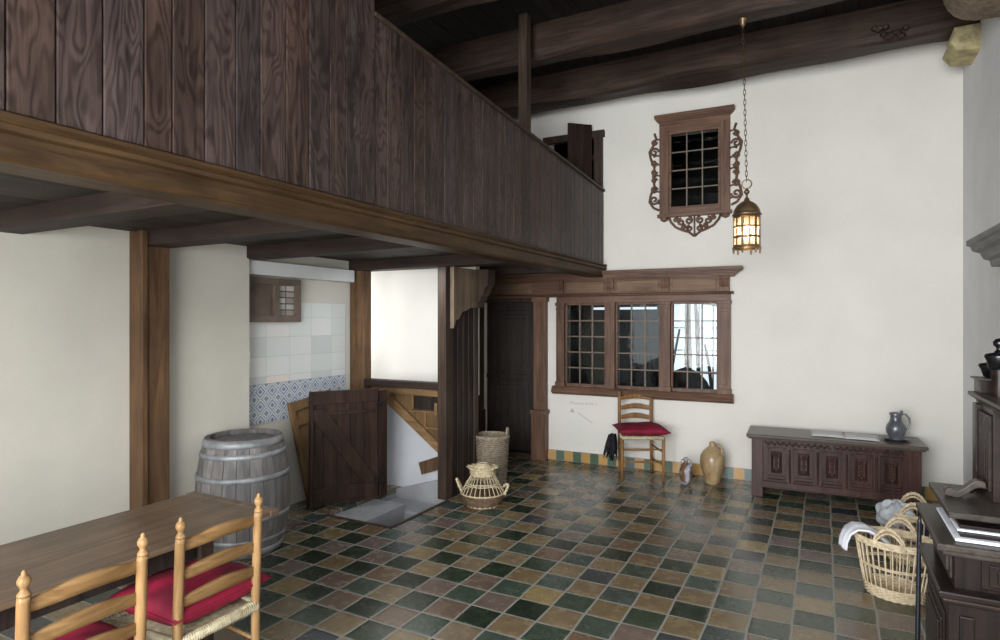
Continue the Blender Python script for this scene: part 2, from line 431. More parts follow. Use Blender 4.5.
# skirting of alternating tiles along the back wall
b = MB(WM); b.box((-2.95, -0.018, 0), (1.13, 0, 0.12)); struct(b.build('baseboard_back', 'skirt'))
b = MB(); b.box((XR-0.018, 5.0, 0), (XR, 6.92, 0.12)); struct(b.build('baseboard_right', M['stone']))

# painted tiles in the recess
b = MB(); b.box((XT, 3.43, 1.13), (XT+0.012, 4.70, 1.84)); struct(b.build('wall_white_tiles', 'whitetile'))
b = MB(); b.box((XT, 3.43, 0.79), (XT+0.014, 4.70, 1.13)); struct(b.build('wall_blue_tiles', 'bluetile'))
b = MB(); b.box((XT-0.19, 3.432, 2.06), (XT+0.10, 4.74, 2.18)); struct(b.build('trim_lintel', 'lintel', bevel=0.006))
# small internal window in the recess
t = struct(bpy.data.objects.new('window_5', None)); COL.objects.link(t); t.location = (XT+0.012, 3.80, 1.66)
b = MB()
y0, y1, z0, z1 = -0.36, 0.27, 0.0, 0.385
for a, c in (((y0, z0), (y1, z0+0.055)), ((y0, z1-0.055), (y1, z1)), ((y0, z0+0.056), (y0+0.05, z1-0.056)), ((y1-0.055, z0+0.056), (y1, z1-0.056)), ((-0.03, z0+0.056), (0.02, z1-0.056))):
    b.box((0, a[0], a[1]), (0.045, c[0], c[1]))
b.build('window_frame', 'greybrown', t)
b = MB(); b.box((0.002, y0+0.04, z0+0.05), (0.012, -0.03, z1-0.05)); b.build('shutter', 'greybrown', t)
b = MB(); b.box((0.002, 0.02, z0+0.05), (0.010, y1-0.05, z1-0.05)); b.build('brick_infill', 'brick', t)
t = tag(MB().box((XL-0.02, 3.43, 1.33), (XL-0.002, 3.442, 1.42)).build('light_switch', 'switch', bevel=0.003), 'small white light switch on the edge of the plaster wall beside the tiled recess', 'switch')

# wall post by the table and the oak frame round the cellar stair
b = MB(); b.box((XL, 2.50, 0), (XL+0.13, 2.66, GZ)); b.box((XL, 2.455, 0), (XL+0.145, 2.498, GZ+0.10))
struct(b.build('trim_wall_post', 'post', bevel=0.006))
t = thing('stair_frame', 'dark oak timber frame standing around the cellar stair opening', 'frame', (-3.66, 4.77, 0))
for nm, x0, x1, y0, y1, z0, z1, mt in (('post', -0.61, -0.43, 0, 0.12, 0, GZ, 'post'), ('post', 0.46, 0.555, 0, 0.12, 0, GZ, 'dpost'), ('rail', -0.43, 0.46, 0.0, 0.12, 1.02, 1.085, 'joist')):
    MB().box((x0, y0, z0), (x1, y1, z1)).build(nm, mt, t, bevel=0.006)
o = MB().box((0.43, -0.012, 0.78), (0.462, 0.0, 0.90)).build('latch_block', 'tan', t, bevel=0.003)

# plank partition between the stair and the door
b = MB(); y = 4.89
while y < 5.28:
    w = 0.1; b.tint(0.75, 1.15); b.box((-3.15, y+0.002, 0), (-3.115, y+w-0.002, GZ)); b.box((-3.112, y+w-0.012, 0), (-3.105, y+w+0.006, GZ)); y += w
struct(b.build('wall_partition', 'dplank', bevel=0.003))
b = MB(); b.box((-3.17, 5.29, 0), (-3.10, 5.37, GZ)); struct(b.build('trim_partition_post', 'dpost', bevel=0.005))
# carved bracket under the gallery
t = thing('carved_bracket', 'weathered grey oak bracket with scalloped lower edge under the gallery beam', 'bracket', (-3.10, 4.83, 0))
prof = [(0.0, 2.18), (0.0, 1.60), (0.05, 1.68), (0.10, 1.69), (0.16, 1.76), (0.24, 1.77), (0.32, 1.80), (0.40, 1.80), (0.55, 1.82), (0.55, 2.18)]
MB().prism(prof, 'x', 0.0, 0.045).build('side_board', 'bracket', t, bevel=0.004)
prof = [(0.045, 1.80), (0.06, 1.81), (0.07, 1.86), (0.095, 1.87), (0.105, 1.92), (0.13, 1.93), (0.15, 2.0), (0.18, 2.02), (0.19, 2.18), (0.045, 2.18)]
MB().prism(prof, 'y', 0.40, 0.55).build('profiled_arm', 'dpost', t, bevel=0.004)

# stairwell: walls, stair underside
b = MB(); b.box((XT-0.8, 4.96, -1.1), (-3.155, 5.02, 1.02)); struct(b.build('wall_stair_side', 'pitw'))
b = MB(); b.box((XT-0.8, 5.42, 0.9), (-3.165, 5.50, GZ+0.1)); struct(b.build('wall_stairwell', 'wall'))
b = MB(); b.box((hx0-0.05, hy0, -1.1), (hx0, 4.95, -0.061)); b.box((hx1, hy0, -1.1), (hx1+0.05, 4.95, -0.061)); b.box((hx0, hy0-0.05, -1.1), (hx1, hy0, -0.061)); b.box((hx0, hy0, -1.15), (hx1, 4.96, -1.1))
struct(b.build('wall_cellar', 'pitg'))
b = MB(); b.box((-3.80, 3.945, -0.9), (-3.45, 4.60, -0.03)); b.box((-3.80, 4.60, -0.9), (-3.15, 4.92, -0.10)); struct(b.build('trim_cellar_step', 'pitg', bevel=0.012))
b = MB(); b.prism([(-3.95, -0.06), (-3.16, 0.17), (-3.16, -1.1), (-3.95, -1.1)], 'y', 4.92, 4.965); struct(b.build('trim_cellar_shade', 'pitg', bevel=0.01))  # edge between lit and shaded wall, built as a darker sloping slab
b = MB(); b.box((hx0, hy0-0.03, -0.05), (hx1+0.03, hy0, 0.006)); b.box((hx1, hy0, -0.05), (hx1+0.03, 4.78, 0.006)); struct(b.build('trim_hatch', 'dpost'))
t = thing('upper_staircase', 'tan wooden stair with a sloping stringer behind the half-height gate', 'staircase', (-3.65, 4.90, 0))
MB().prism([(-0.50, 1.02), (-0.34, 0.90), (0.32, 0.43), (0.50, 0.31), (0.50, 0.40), (0.32, 0.53), (-0.22, 0.93), (-0.22, 1.02)], 'y', 0.0, 0.055).build('stringer', 'tanx', t, bevel=0.003)
MB().prism([(-0.22, 0.93), (-0.22, 1.02), (0.50, 1.02), (0.50, 0.40), (0.32, 0.53)], 'y', 0.04, 0.06).build('back_board', 'tan', t)
MB().box((-0.30, -0.01, 0.94), (0.50, 0.035, 1.015)).build('head_rail', 'tanx', t, bevel=0.003)
MB().box((0.06, 0.03, 0.80), (0.50, 0.039, 0.93)).build('riser', 'door', t)
MB().box((0.04, 0.0, 0.775), (0.50, 0.04, 0.795)).build('tread', 'tanx', t, bevel=0.002)
MB().box((0.22, 0.0, 0.62), (0.50, 0.04, 0.64)).build('tread', 'tanx', t, bevel=0.002)
MB().box((0.20, 0.02, 0.64), (0.215, 0.04, 0.78)).build('riser', 'tanx', t)
b = MB(); b.prism([(-3.51, 0.28), (-3.16, 0.41), (-3.16, 0.28), (-3.475, 0.165)], 'y', 4.90, 4.955)
tag(b.build('handrail', 'post', bevel=0.004), 'short slanting brown rail fixed to the white wall above the cellar hatch', 'handrail')

# half-height gate standing open over the hatch
ax, ay, bx, by = -3.985, 3.93, -3.66, 4.46
ang = math.atan2(by-ay, bx-ax); L = math.hypot(bx-ax, by-ay)
t = thing('half_gate', 'dark brown ledged and braced half-height gate standing open over the cellar hatch', 'gate', (ax, ay, 0.03), ang)
b = MB(); n = 5; w = L/n
for i in range(n):
    b.tint(0.8, 1.15); b.box((i*w+0.002, 0, 0), ((i+1)*w-0.002, 0.024, 1.0))
b.build('boards', 'gate', t, bevel=0.003)
for nm, a, c in (('top_rail', (0, -0.028, 0.90), (L, 0, 1.02)), ('middle_rail', (0.03, -0.02, 0.80), (L-0.02, 0, 0.83)), ('bottom_rail', (0, -0.024, 0.04), (L, 0, 0.16)), ('stile', (0, -0.03, 0.0), (0.035, 0.0, 1.02))):
    MB().box(a, c).build(nm, 'gate', t, bevel=0.004)
b = MB(); b.prism([(0.04, 0.86), (0.04, 0.76), (L-0.14, 0.16), (L-0.02, 0.16), (L-0.02, 0.20), (0.14, 0.86)], 'y', -0.024, 0.0); b.build('brace', 'gate', t, bevel=0.004)
t2 = thing('gate_post', 'narrow dark upright board at the hinge side of the half-height gate', 'post', (-3.655, 4.47, 0.03), R(75))
MB().box((0, -0.02, 0), (0.085, 0.02, 1.0)).build('board', 'gate', t2, bevel=0.004)
for z in (0.15, 0.85): MB().box((-0.03, -0.025, z), (0.05, -0.02, z+0.04)).build('hinge', 'iron', t2)

# tan ledged shutter leaning behind the gate
t = thing('leaning_hatch', 'tan wooden board with a cross ledge leaning on the wall behind the gate', 'board', (XT+0.13, 4.06, 0.0), 0)
tl = Matrix.Rotation(R(9), 4, 'X') @ Matrix.Rotation(R(-6), 4, 'Y')
b = MB(tl)
for i in range(3): b.tint(0.85, 1.1); b.box((-0.012, i*0.17+0.02, 0), (0.012, i*0.17+0.186, 0.93))
b.build('boards', 'tan', t, bevel=0.003)
b = MB(tl); b.box((0.012, 0.0, 0), (0.05, 0.045, 0.95)); b.build('side_rail', 'tan', t, bevel=0.003)
b = MB(tl); b.box((0.012, 0.045, 0.86), (0.045, 0.52, 0.94)); b.box((0.012, 0.045, 0.72), (0.045, 0.52, 0.78)); b.build('ledge', 'tan', t, bevel=0.003)

# ------------------------------------------------------------------ gallery
GX = -2.24
# joists under the gallery
for (y0, y1) in ((0.65, 0.80), (1.66, 1.84), (2.50, 2.68), (3.40, 3.56), (4.76, 4.95), (5.9, 6.05)):
    b = MB(); b.box((XT if y0 > 3.4 else XL, y0, GZ), (GX-0.16, y1, GZ+0.12)); struct(b.build('trim_gallery_joist', 'joist', bevel=0.008))
b = MB(); x = XT-0.1
while x < GX-0.05:
    w = random.uniform(0.2, 0.26); b.tint(0.75, 1.15); b.box((x+0.003, YF, GZ+0.10), (min(x+w, GX-0.02)-0.003, 6.85, GZ+0.14)); x += w
struct(b.build('floor_gallery', 'board_y'))
t = thing('gallery', 'long dark oak plank front of the gallery with a moulded golden-brown beam', 'gallery', (GX, 0, 0))
b = MB()
prof = [(-0.17, 2.17), (0.0, 2.17), (0.012, 2.185), (0.012, 2.255), (0.028, 2.265), (0.028, 2.283), (0.018, 2.292), (0.03, 2.305), (0.03, 2.318), (-0.02, 2.335), (-0.17, 2.335)]
b.prism(prof, 'y', YF, 6.80); b.build('beam', 'fascia', t, bevel=0.002)
YC = 2.71; zr = lambda y: 3.40+(3.165-3.40)*(y-YC)/(6.80-YC)
b = MB(); y = YF
while y < YC-0.01:
    w = min(random.uniform(0.105, 0.15), YC-y); b.tint(0.72, 1.2, 0.1)
    b.box((-0.03, y+0.0025, 2.33), (0.0, y+w-0.0025, CZ)); y += w
b.build('tall_planks', 'plank', t, bevel=0.004)
b = MB()
while y < 6.80:
    w = min(random.uniform(0.10, 0.145), 6.80-y); b.tint(0.72, 1.15, 0.1)
    b.prism([(y+0.0025, 2.33), (y+w-0.0025, 2.33), (y+w-0.0025, zr(y+w)), (y+0.0025, zr(y))], 'x', -0.04, -0.012); y += w
b.build('low_planks', 'plank', t, bevel=0.004)
b = MB(); b.prism([(YC, zr(YC)), (6.80, zr(6.80)), (6.80, zr(6.80)+0.025), (YC, zr(YC)+0.025)], 'x', -0.06, 0.008); b.build('cap_rail', 'dpost', t, bevel=0.004)
t = tag(MB().box((-2.40, 4.86, 2.335), (-2.315, 4.955, CZ)).build('gallery_post', 'dpost', bevel=0.008), 'slim dark oak post rising behind the gallery front to the roof', 'post')
# roof beams
for i, (y0, y1, z) in enumerate(((6.20, 6.56, 4.10), (5.10, 5.38, 4.10), (4.10-0.28, 4.10, 4.10), (2.6, 2.9, 4.10), (1.3, 1.6, 4.10))):
    b = MB(); nx = 24
    def fn(u, v, y0=y0, y1=y1, z=z, i=i):
        x = -4.9+u*6.05; k = v*8; wob = lambda s: 0.012*math.sin(x*2.3+s*1.7+i)+0.008*math.sin(x*5.1+s+i*2)
        c = [(y0, 4.42), (y0+wob(1), z+0.05), (y0+0.02+wob(1), z+0.02+wob(2)), (y0+0.05, z+wob(2)), ((y0+y1)/2, z+wob(3)*0.5), (y1-0.05, z+wob(4)), (y1-0.02, z+0.02+wob(4)), (y1+wob(5), z+0.05), (y1, 4.42)]
        j = int(round(k)); return (x, c[j][0], c[j][1])
    b.grid(fn, 60, 8, smooth=False)
    struct(b.build('trim_roof_beam', 'beamx'))
# carved knot on the beam nearest the back wall
b = MB()
for k in range(16): b.lathe([(0, 0), (0.028, 0.01), (0.02, 0.03), (0, 0.04)], (0.40+0.014*k+random.uniform(-.01, .01), 6.19, 4.10+random.uniform(0, 0.11)), 8, tilt=Matrix.Rotation(R(90), 3, 'X'))
struct(b.build('trim_beam_carving', 'beamx'))
# corbels on the right wall
b = MB(); b.prism([(XR+0.02, 4.10), (0.95, 4.10), (0.955, 4.06), (0.92, 3.98), (0.98, 3.90), (XR+0.02, 3.885)], 'y', 6.20, 6.58)
tag(b.build('stone_corbel', 'stone', bevel=0.012), 'pale sandstone corbel under the roof beam end at the right wall', 'corbel')
b = MB(); pr = [(XR+0.02, 4.12), (0.70, 4.10), (0.71, 4.03), (0.76, 4.02), (0.77, 3.97), (0.79, 3.92), (0.83, 3.865), (0.88, 3.83), (0.95, 3.81), (XR+0.02, 3.80)]
b.prism(pr, 'y', 5.06, 5.42)
tag(b.build('timber_corbel', 'bracket', bevel=0.01), 'curved grey-brown timber corbel at the upper right under a roof beam', 'corbel')

# chimney cornice at the right
t = thing('chimney_cornice', 'grey stepped chimney cornice projecting from the right wall', 'cornice', (0.82, 3.0, 2.16))
b = MB(); b.prism([(0.0, 0.0), (0.0, 0.035), (0.31, 0.06), (0.31, -0.14), (0.13, -0.14), (0.12, -0.10), (0.09, -0.09), (0.07, -0.05), (0.03, -0.035), (0.02, -0.005)], 'y', 0, 1.93)
b.build('moulding', 'greywood', t, bevel=0.004)

# ------------------------------------------------------------------ back wall joinery (built in the wall's own frame)
def wthing(name, label, cat, s, z=0, y=0):
    p = WM @ Vector((s, y, z)); return thing(name, label, cat, p, WT)
t = wthing('leaded_window_wall', '', '', -1.86, 0); t.name = 'window_1'
del t['label']; del t['category']; struct(t)
ox = -1.86
def wb(): return MB(Matrix.Translation((-ox, 0, 0)))
prof = [(-0.10, 0.86), (-0.115, 0.835), (-0.09, 0.82), (-0.08, 0.805), (-0.03, 0.795), (0.0, 0.795), (0.0, 0.895), (-0.075, 0.895)]
wb().prism([(p[0], p[1]) for p in prof], 'x', -2.87, -0.84).build('sill', 'frame', t, bevel=0.003)
wb().box((-2.82, -0.06, 1.88), (-0.87, 0, 1.955)).build('lower_rail', 'frame', t, bevel=0.003)
b = wb()
for k, (z0, z1, e) in enumerate(((2.14, 2.152, 0.062), (2.152, 2.165, 0.075), (2.165, 2.18, 0.092), (2.18, 2.195, 0.112), (2.195, 2.208, 0.132), (2.208, 2.242, 0.15))):
    b.box((-3.86, -e, z0), (-0.89+e*0.95, 0, z1))
b.build('cornice', 'frame', t, bevel=0.002)
wb().box((-3.86, -0.045, 1.95), (-0.89, 0, 2.145)).build('frieze', 'frame', t)
wb().prism([(0, 1.955), (-0.08, 1.96), (-0.09, 1.975), (-0.06, 1.985), (0, 1.985)], 'x', -3.86, -0.84).build('architrave', 'frame', t, bevel=0.002)
for x0, x1 in ((-3.74, -3.14), (-2.70, -2.24), (-2.09, -1.62), (-1.47, -1.01)):
    b = wb(); b.box((x0, -0.058, 2.0), (x1, -0.045, 2.125)); b.build('frieze_panel', 'paneloak', t, bevel=0.006)
for xc, w in ((-2.77, 0.10), (-2.165, 0.11), (-1.545, 0.11), (-0.93, 0.12)):
    b = wb(); b.box((xc-w/2, -0.07, 0.895), (xc+w/2, 0, 1.88)); b.box((xc-w/2-0.01, -0.085, 0.895), (xc+w/2+0.01, 0, 0.95)); b.box((xc-w/2-0.01, -0.08, 1.85), (xc+w/2+0.01, 0, 1.885)); b.box((xc-w/2-0.004, -0.076, 1.80), (xc+w/2+0.004, 0, 1.815))
    b.box((xc-w/2+0.02, -0.077, 1.0), (xc+w/2-0.02, -0.06, 1.77)); b.build('pilaster', 'framez', t, bevel=0.003)
    b = wb(); b.prism([(0, 1.985), (-0.06, 1.985), (-0.065, 2.03), (-0.085, 2.06), (-0.075, 2.09), (-0.095, 2.13), (-0.09, 2.15), (0, 2.15)], 'x', xc-w/2+0.01, xc+w/2-0.01); b.build('console', 'framez', t, bevel=0.003)
for x0, x1 in WINS:
    f = wb().box((x0, -0.02, 0.9), (x0+0.022, 0.05, 1.88)).box((x1-0.022, -0.02, 0.9), (x1, 0.05, 1.88)).box((x0+0.022, -0.02, 0.9), (x1-0.022, 0.05, 0.93)).box((x0+0.022, -0.02, 1.855), (x1-0.022, 0.05, 1.88)).build('sash', 'framez', t, bevel=0.002)
    b = wb(); W_ = x1-x0-0.044
    for i in (1, 2): b.box((x0+0.022+W_*i/3-0.007, -0.005, 0.93), (x0+0.022+W_*i/3+0.007, 0.025, 1.855))
    for j in range(1, 5): b.box((x0+0.022, -0.003, 0.93+0.925*j/5-0.007), (x1-0.022, 0.023, 0.93+0.925*j/5+0.007))
    b.build('glazing_bars', 'lead', f)
    b = wb(); b.box((x0+0.02, 0.008, 0.925), (x1-0.02, 0.012, 1.86)); b.build('pane', 'glass', f)

# door in the corner under the gallery, its leaf a little ajar
t = wthing('door_1', '', '', -3.45, 0); del t['label']; del t['category']; struct(t)
def db(): return MB(Matrix.Translation((3.45, 0, 0)))
b = db(); b.box((-3.10, -0.10, 0), (-2.95, 0, 1.95)); b.box((-3.12, -0.125, 0), (-2.94, 0, 0.55)); b.box((-3.13, -0.14, 0.55), (-2.925, 0, 0.60)); b.box((-3.12, -0.12, 1.90), (-2.93, 0, 1.955)); b.box((-3.075, -0.112, 0.68), (-2.975, -0.09, 1.84))
b.build('pilaster', 'framez', t, bevel=0.003)
b = db(); b.box((-3.98, -0.10, 0), (-3.82, 0, 1.95)); b.box((-4.0, -0.12, 0), (-3.80, 0, 0.55)); b.build('pilaster', 'dpost', t, bevel=0.003)
b = db(); b.box((-3.82, -0.03, 1.90), (-3.10, 0.1, 1.95)); b.build('door_head', 'dpost', t)
lf = Matrix.Translation((3.45-3.80, 0.04, 0)) @ Matrix.Rotation(R(6), 4, 'Z')
b = MB(lf); b.box((0, 0, 0.03), (0.72, 0.04, 1.92)); leaf = b.build('door_leaf', 'door', t, bevel=0.004)
b = MB(lf)
for z0, z1 in ((0.18, 0.92), (1.04, 1.80)):
    for k, e in enumerate((0.0, 0.05, 0.10)):
        b.box((0.10+e, -0.012-0.006*k, z0+e), (0.62-e, 0.0, z1-e))
b.build('raised_panels', 'door', leaf, bevel=0.004)
MB(lf).box((0, -0.02, 0.95), (0.72, 0.0, 1.0)).build('lock_rail', 'door', leaf, bevel=0.004)
b = db(); b.box((-3.9, -0.06, 0), (-3.05, 0.1, 0.05)); b.build('threshold', 'dpost', t)

# upper window with carved scrolls
t = wthing('window_2', '', '', -1.24, 2.9); del t['label']; del t['category']; struct(t)
SH = Matrix.Translation((1.24, 0, -2.9))
def ub(): return MB(SH)
b = ub()
for k, (z0, z1, e) in enumerate(((3.80, 3.86, 0.052), (3.86, 3.872, 0.064), (3.872, 3.884, 0.076), (3.884, 3.90, 0.088), (3.90, 3.935, 0.10))):
    b.box((-1.61-(e-0.052), -e, z0), (-0.875+(e-0.052), 0, z1))
b.build('cornice', 'frame', t, bevel=0.002)
b = ub()
b.box((-1.61, -0.05, 2.83), (-1.51, 0, 3.81)); b.box((-0.97, -0.05, 2.83), (-0.875, 0, 3.81)); b.build('stile', 'framez', t, bevel=0.004)
b = ub(); b.box((-1.51, -0.048, 3.75), (-0.97, 0, 3.81)); b.box((-1.51, -0.048, 2.83), (-0.97, 0, 2.90)); b.build('rail', 'frame', t, bevel=0.004)
b = ub(); b.box((-1.63, -0.07, 2.81), (-0.855, 0, 2.845)); b.lathe([(0, -0.05), (0.04, -0.03), (0.045, 0), (0.02, 0.01)], (-1.56, -0.03, 2.81), 12); b.lathe([(0, -0.05), (0.04, -0.03), (0.045, 0), (0.02, 0.01)], (-0.92, -0.03, 2.81), 12); b.build('base_moulding', 'frame', t, bevel=0.003)
f = ub().box((-1.51, -0.03, 2.90), (-1.485, 0.03, 3.75)).box((-0.995, -0.03, 2.90), (-0.97, 0.03, 3.75)).box((-1.485, -0.03, 2.90), (-0.995, 0.03, 2.925)).box((-1.485, -0.03, 3.725), (-0.995, 0.03, 3.75)).build('sash', 'frame', t)
b = ub()
for i in (1, 2): b.box((-1.485+0.49*i/3-0.006, -0.01, 2.925), (-1.485+0.49*i/3+0.006, 0.02, 3.725))
for j in (1, 2, 3): b.box((-1.485, -0.008, 2.925+0.8*j/4-0.006), (-0.995, 0.018, 2.925+0.8*j/4+0.006))
b.build('glazing_bars', 'lead', f)
ub().box((-1.488, 0.004, 2.92), (-0.992, 0.008, 3.73)).build('pane', 'glass', f)
def spiral(cx, cz, r0, turns, a0, dr=1, n=26, k=0.16):
    return [(cx+r0*(1-(1-k)*i/n)*math.cos(a0+dr*2*PI*turns*i/n), -0.018, cz+r0*(1-(1-k)*i/n)*math.sin(a0+dr*2*PI*turns*i/n)) for i in range(n+1)]
for sgn, xb in ((-1, -1.61), (1, -0.875)):
    b = ub(); rt = 0.0125
    for (cz, r0, fl_) in ((3.02, 0.052, 1), (3.13, 0.038, -1), (3.55, 0.05, -1), (3.43, 0.036, 1), (3.66, 0.03, 1), (3.33, 0.032, 1), (3.235, 0.03, -1)):
        pts = spiral(xb+sgn*0.062, cz, r0, 1.35, R(180 if sgn > 0 else 0), sgn*fl_)
        b.tube(pts, rt, 6, flat=(0, 1, 0))
    b.tube([(xb+sgn*0.01, -0.018, 2.9), (xb+sgn*0.07, -0.018, 2.93), (xb+sgn*0.115, -0.018, 3.0), (xb+sgn*0.10, -0.018, 3.08), (xb+sgn*0.06, -0.018, 3.17), (xb+sgn*0.075, -0.018, 3.28), (xb+sgn*0.06, -0.018, 3.38), (xb+sgn*0.10, -0.018, 3.48), (xb+sgn*0.115, -0.018, 3.56), (xb+sgn*0.07, -0.018, 3.63), (xb+sgn*0.04, -0.018, 3.70), (xb+sgn*0.06, -0.018, 3.76)], 0.013, 6)
    for zz in (2.97, 3.10, 3.28, 3.40, 3.50, 3.68): b.tube([(xb-sgn*0.01, -0.018, zz), (xb+sgn*0.03, -0.018, zz+0.012), (xb+sgn*0.07, -0.018, zz)], 0.010, 6)
    b.build('scrollwork', 'framez', t)
b = ub()
for sgn in (-1, 1):
    for (dx, cz, r0, dr) in ((0.06, 2.765, 0.042, 1), (0.14, 2.755, 0.040, -1), (0.20, 2.785, 0.026, 1), (0.05, 2.68, 0.034, -1), (0.12, 2.70, 0.026, 1)):
        b.tube(spiral(-1.24+sgn*dx, cz, r0, 1.3, R(90), sgn*dr), 0.0115, 6)
    b.tube([(-1.24+sgn*0.27, -0.018, 2.81), (-1.24+sgn*0.25, -0.018, 2.76), (-1.24+sgn*0.20, -0.018, 2.70), (-1.24+sgn*0.13, -0.018, 2.665), (-1.24+sgn*0.06, -0.018, 2.64), (-1.24, -0.018, 2.59)], 0.013, 6)
b.tube([(-1.24, -0.018, 2.59), (-1.24, -0.018, 2.81)], 0.009, 6)
b.build('scrollwork', 'framez', t)

# shuttered opening at gallery level
t = wthing('door_2', '', '', -2.6, 2.40); del t['label']; del t['category']; struct(t)
def gb(): return MB(Matrix.Translation((2.6, 0, -2.4)))
b = gb(); b.box((-3.0, -0.05, 3.80), (-2.24, 0.02, 3.88)); b.box((-2.36, -0.06, 2.40), (-2.26, 0.0, 3.80)); b.box((-3.0, -0.05, 2.40), (-2.93, 0, 3.80)); b.box((-2.93, 0.02, 3.56), (-2.36, 0.05, 3.62)); b.build('frame', 'dpost', t, bevel=0.004)
lf = Matrix.Translation((2.6-2.40, -0.03, -2.4)) @ Matrix.Rotation(R(222), 4, 'Z')
b = MB(lf)
for i in range(3): b.tint(0.85, 1.1); b.box((i*0.10, 0, 2.45), (i*0.10+0.096, 0.028, 3.95))
b.build('shutter', 'gate', t, bevel=0.003)

# ------------------------------------------------------------------ room behind the windows
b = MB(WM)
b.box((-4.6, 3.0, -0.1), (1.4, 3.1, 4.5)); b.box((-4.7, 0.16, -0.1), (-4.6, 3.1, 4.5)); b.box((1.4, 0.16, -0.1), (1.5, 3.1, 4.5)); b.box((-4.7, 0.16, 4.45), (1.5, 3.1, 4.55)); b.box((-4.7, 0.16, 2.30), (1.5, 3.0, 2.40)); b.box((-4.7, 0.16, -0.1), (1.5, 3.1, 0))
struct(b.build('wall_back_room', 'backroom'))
t = wthing('window_3', '', '', -1.8, 0, 2.96); del t['label']; del t['category']; struct(t)
b = MB(); b.box((-0.36, 0, 0.55), (0.60, 0.02, 1.93)); b.build('daylight_pane', 'day', t)
b = MB()
for i in range(5): b.box((-0.22+i*0.205, -0.03, 0.5), (-0.20+i*0.205, 0, 1.96))
for z in (0.53, 0.85, 1.2, 1.55, 1.93): b.box((-0.38, -0.025, z), (0.62, 0, z+0.015))
b.build('glazing_bars', 'lead', t)
p = WM @ Vector((-2.7, 2.94, 1.87))
b = MB(Matrix.Translation(p) @ Matrix.Rotation(WT, 4, 'Z')); b.box((-0.6, 0, -0.018), (0.45, 0.02, 0.018)); o = b.build('reflection_strip', 'day'); struct(o)  # glowing strip that stands in for a thin reflection across the panes
b = MB(WM)
def cur(u, v):
    x = -2.80+u*0.80; return (x-0.15*v*math.sin(u*3), 1.9+0.05*math.sin(u*38+2*v)+0.10*math.sin(3*v), 0.45+1.28*v+0.06*math.sin(u*6))
b.grid(cur, 60, 12)
tag(b.build('curtain', 'curtain', solid=0.01), 'grey draped cloth hanging in the room behind the middle leaded window', 'curtain')
# dim timbers silhouetted behind the right-hand panes
def bar(name, s0, y0, z0, s1, y1, z1, r, label, cat):
    b = MB(WM); b.tube([(s0, y0, z0), ((s0+s1)/2+0.01, (y0+y1)/2, (z0+z1)/2+0.01), (s1, y1, z1)], [r, r*1.1, r*0.8], 7); tag(b.build(name, 'backroom'), label, cat)
bar('timber_post', -1.66, 2.2, 0.01, -1.66, 2.2, 2.28, 0.05, 'dark upright timber seen through the right-hand leaded window', 'post')
bar('timber_beam', -1.95, 2.0, 2.02, -1.10, 2.2, 1.86, 0.035, 'dark sloping beam across the top of the right-hand leaded window', 'beam')
bar('timber_post', -1.52, 2.3, 0.9, -1.60, 2.4, 2.25, 0.03, 'short dark forked timber beside the taller upright behind the right window', 'post')
bar('timber_pole', -1.95, 1.3, 0.66, -1.55, 1.6, 0.98, 0.025, 'dark pole lying across the heap behind the right window', 'pole')
bar('timber_pole', -1.25, 1.6, 0.7, -1.38, 1.9, 1.35, 0.022, 'thin dark slanting pole behind the lower right panes', 'pole')
bar('timber_pole', -1.85, 1.5, 0.6, -1.72, 1.9, 1.55, 0.018, 'thin dark upright pole behind the left column of the right window', 'pole')
b = MB(WM)
def heap(u, v):
    a = u*2*PI; r = 0.55*(1-v)**0.6
    return (-1.55+r*math.cos(a)*0.9, 1.3+r*math.sin(a)*0.4, 0.55+0.52*v+0.09*math.sin(a*5+v*9)*(1-v))
b.grid(heap, 40, 10, closed_u=True); tag(b.build('cloth_heap', 'curtain'), 'crumpled dark heap low behind the right-hand leaded window', 'cloth')
b = MB(WM); b.box((-2.3, 1.0, 0.005), (-0.8, 1.7, 0.52)); tag(b.build('back_table', 'backroom', bevel=0.01), 'low dark table carrying the heap behind the right-hand leaded window', 'table')

# wall lettering with its arrow
t = wthing('wall_lettering', 'faint grey-red lettering with a thin slanting arrow painted under the window', 'lettering', -2.67, 0.68, -0.001)
def text(s, size, mat, parent, loc):
    c = bpy.data.curves.new('lettering', 'FONT'); c.body = s; c.size = size; c.extrude = 0.0006
    o = bpy.data.objects.new('tmp', c); COL.objects.link(o); bpy.context.view_layer.update()
    me = bpy.data.meshes.new_from_object(o.evaluated_get(bpy.context.evaluated_depsgraph_get())); bpy.data.objects.remove(o)
    me.materials.clear(); me.materials.append(M[mat]); q = bpy.data.objects.new('lettering', me); COL.objects.link(q); q.parent = parent; q.location = loc; q.rotation_euler = (R(90), 0, 0); return q
text('Museum & Nr 1', 0.052, 'mint', t, (0, 0, 0.0))
MB().prism([(0.0, -0.095), (0.055, -0.10), (0.03, -0.045)], 'y', -0.001, 0.0).build('arrow_head', 'mint', t)
MB().prism([(0.10, -0.10), (0.11, -0.095), (0.28, -0.205), (0.275, -0.212)], 'y', -0.001, 0.0).build('arrow_shaft', 'mint', t)

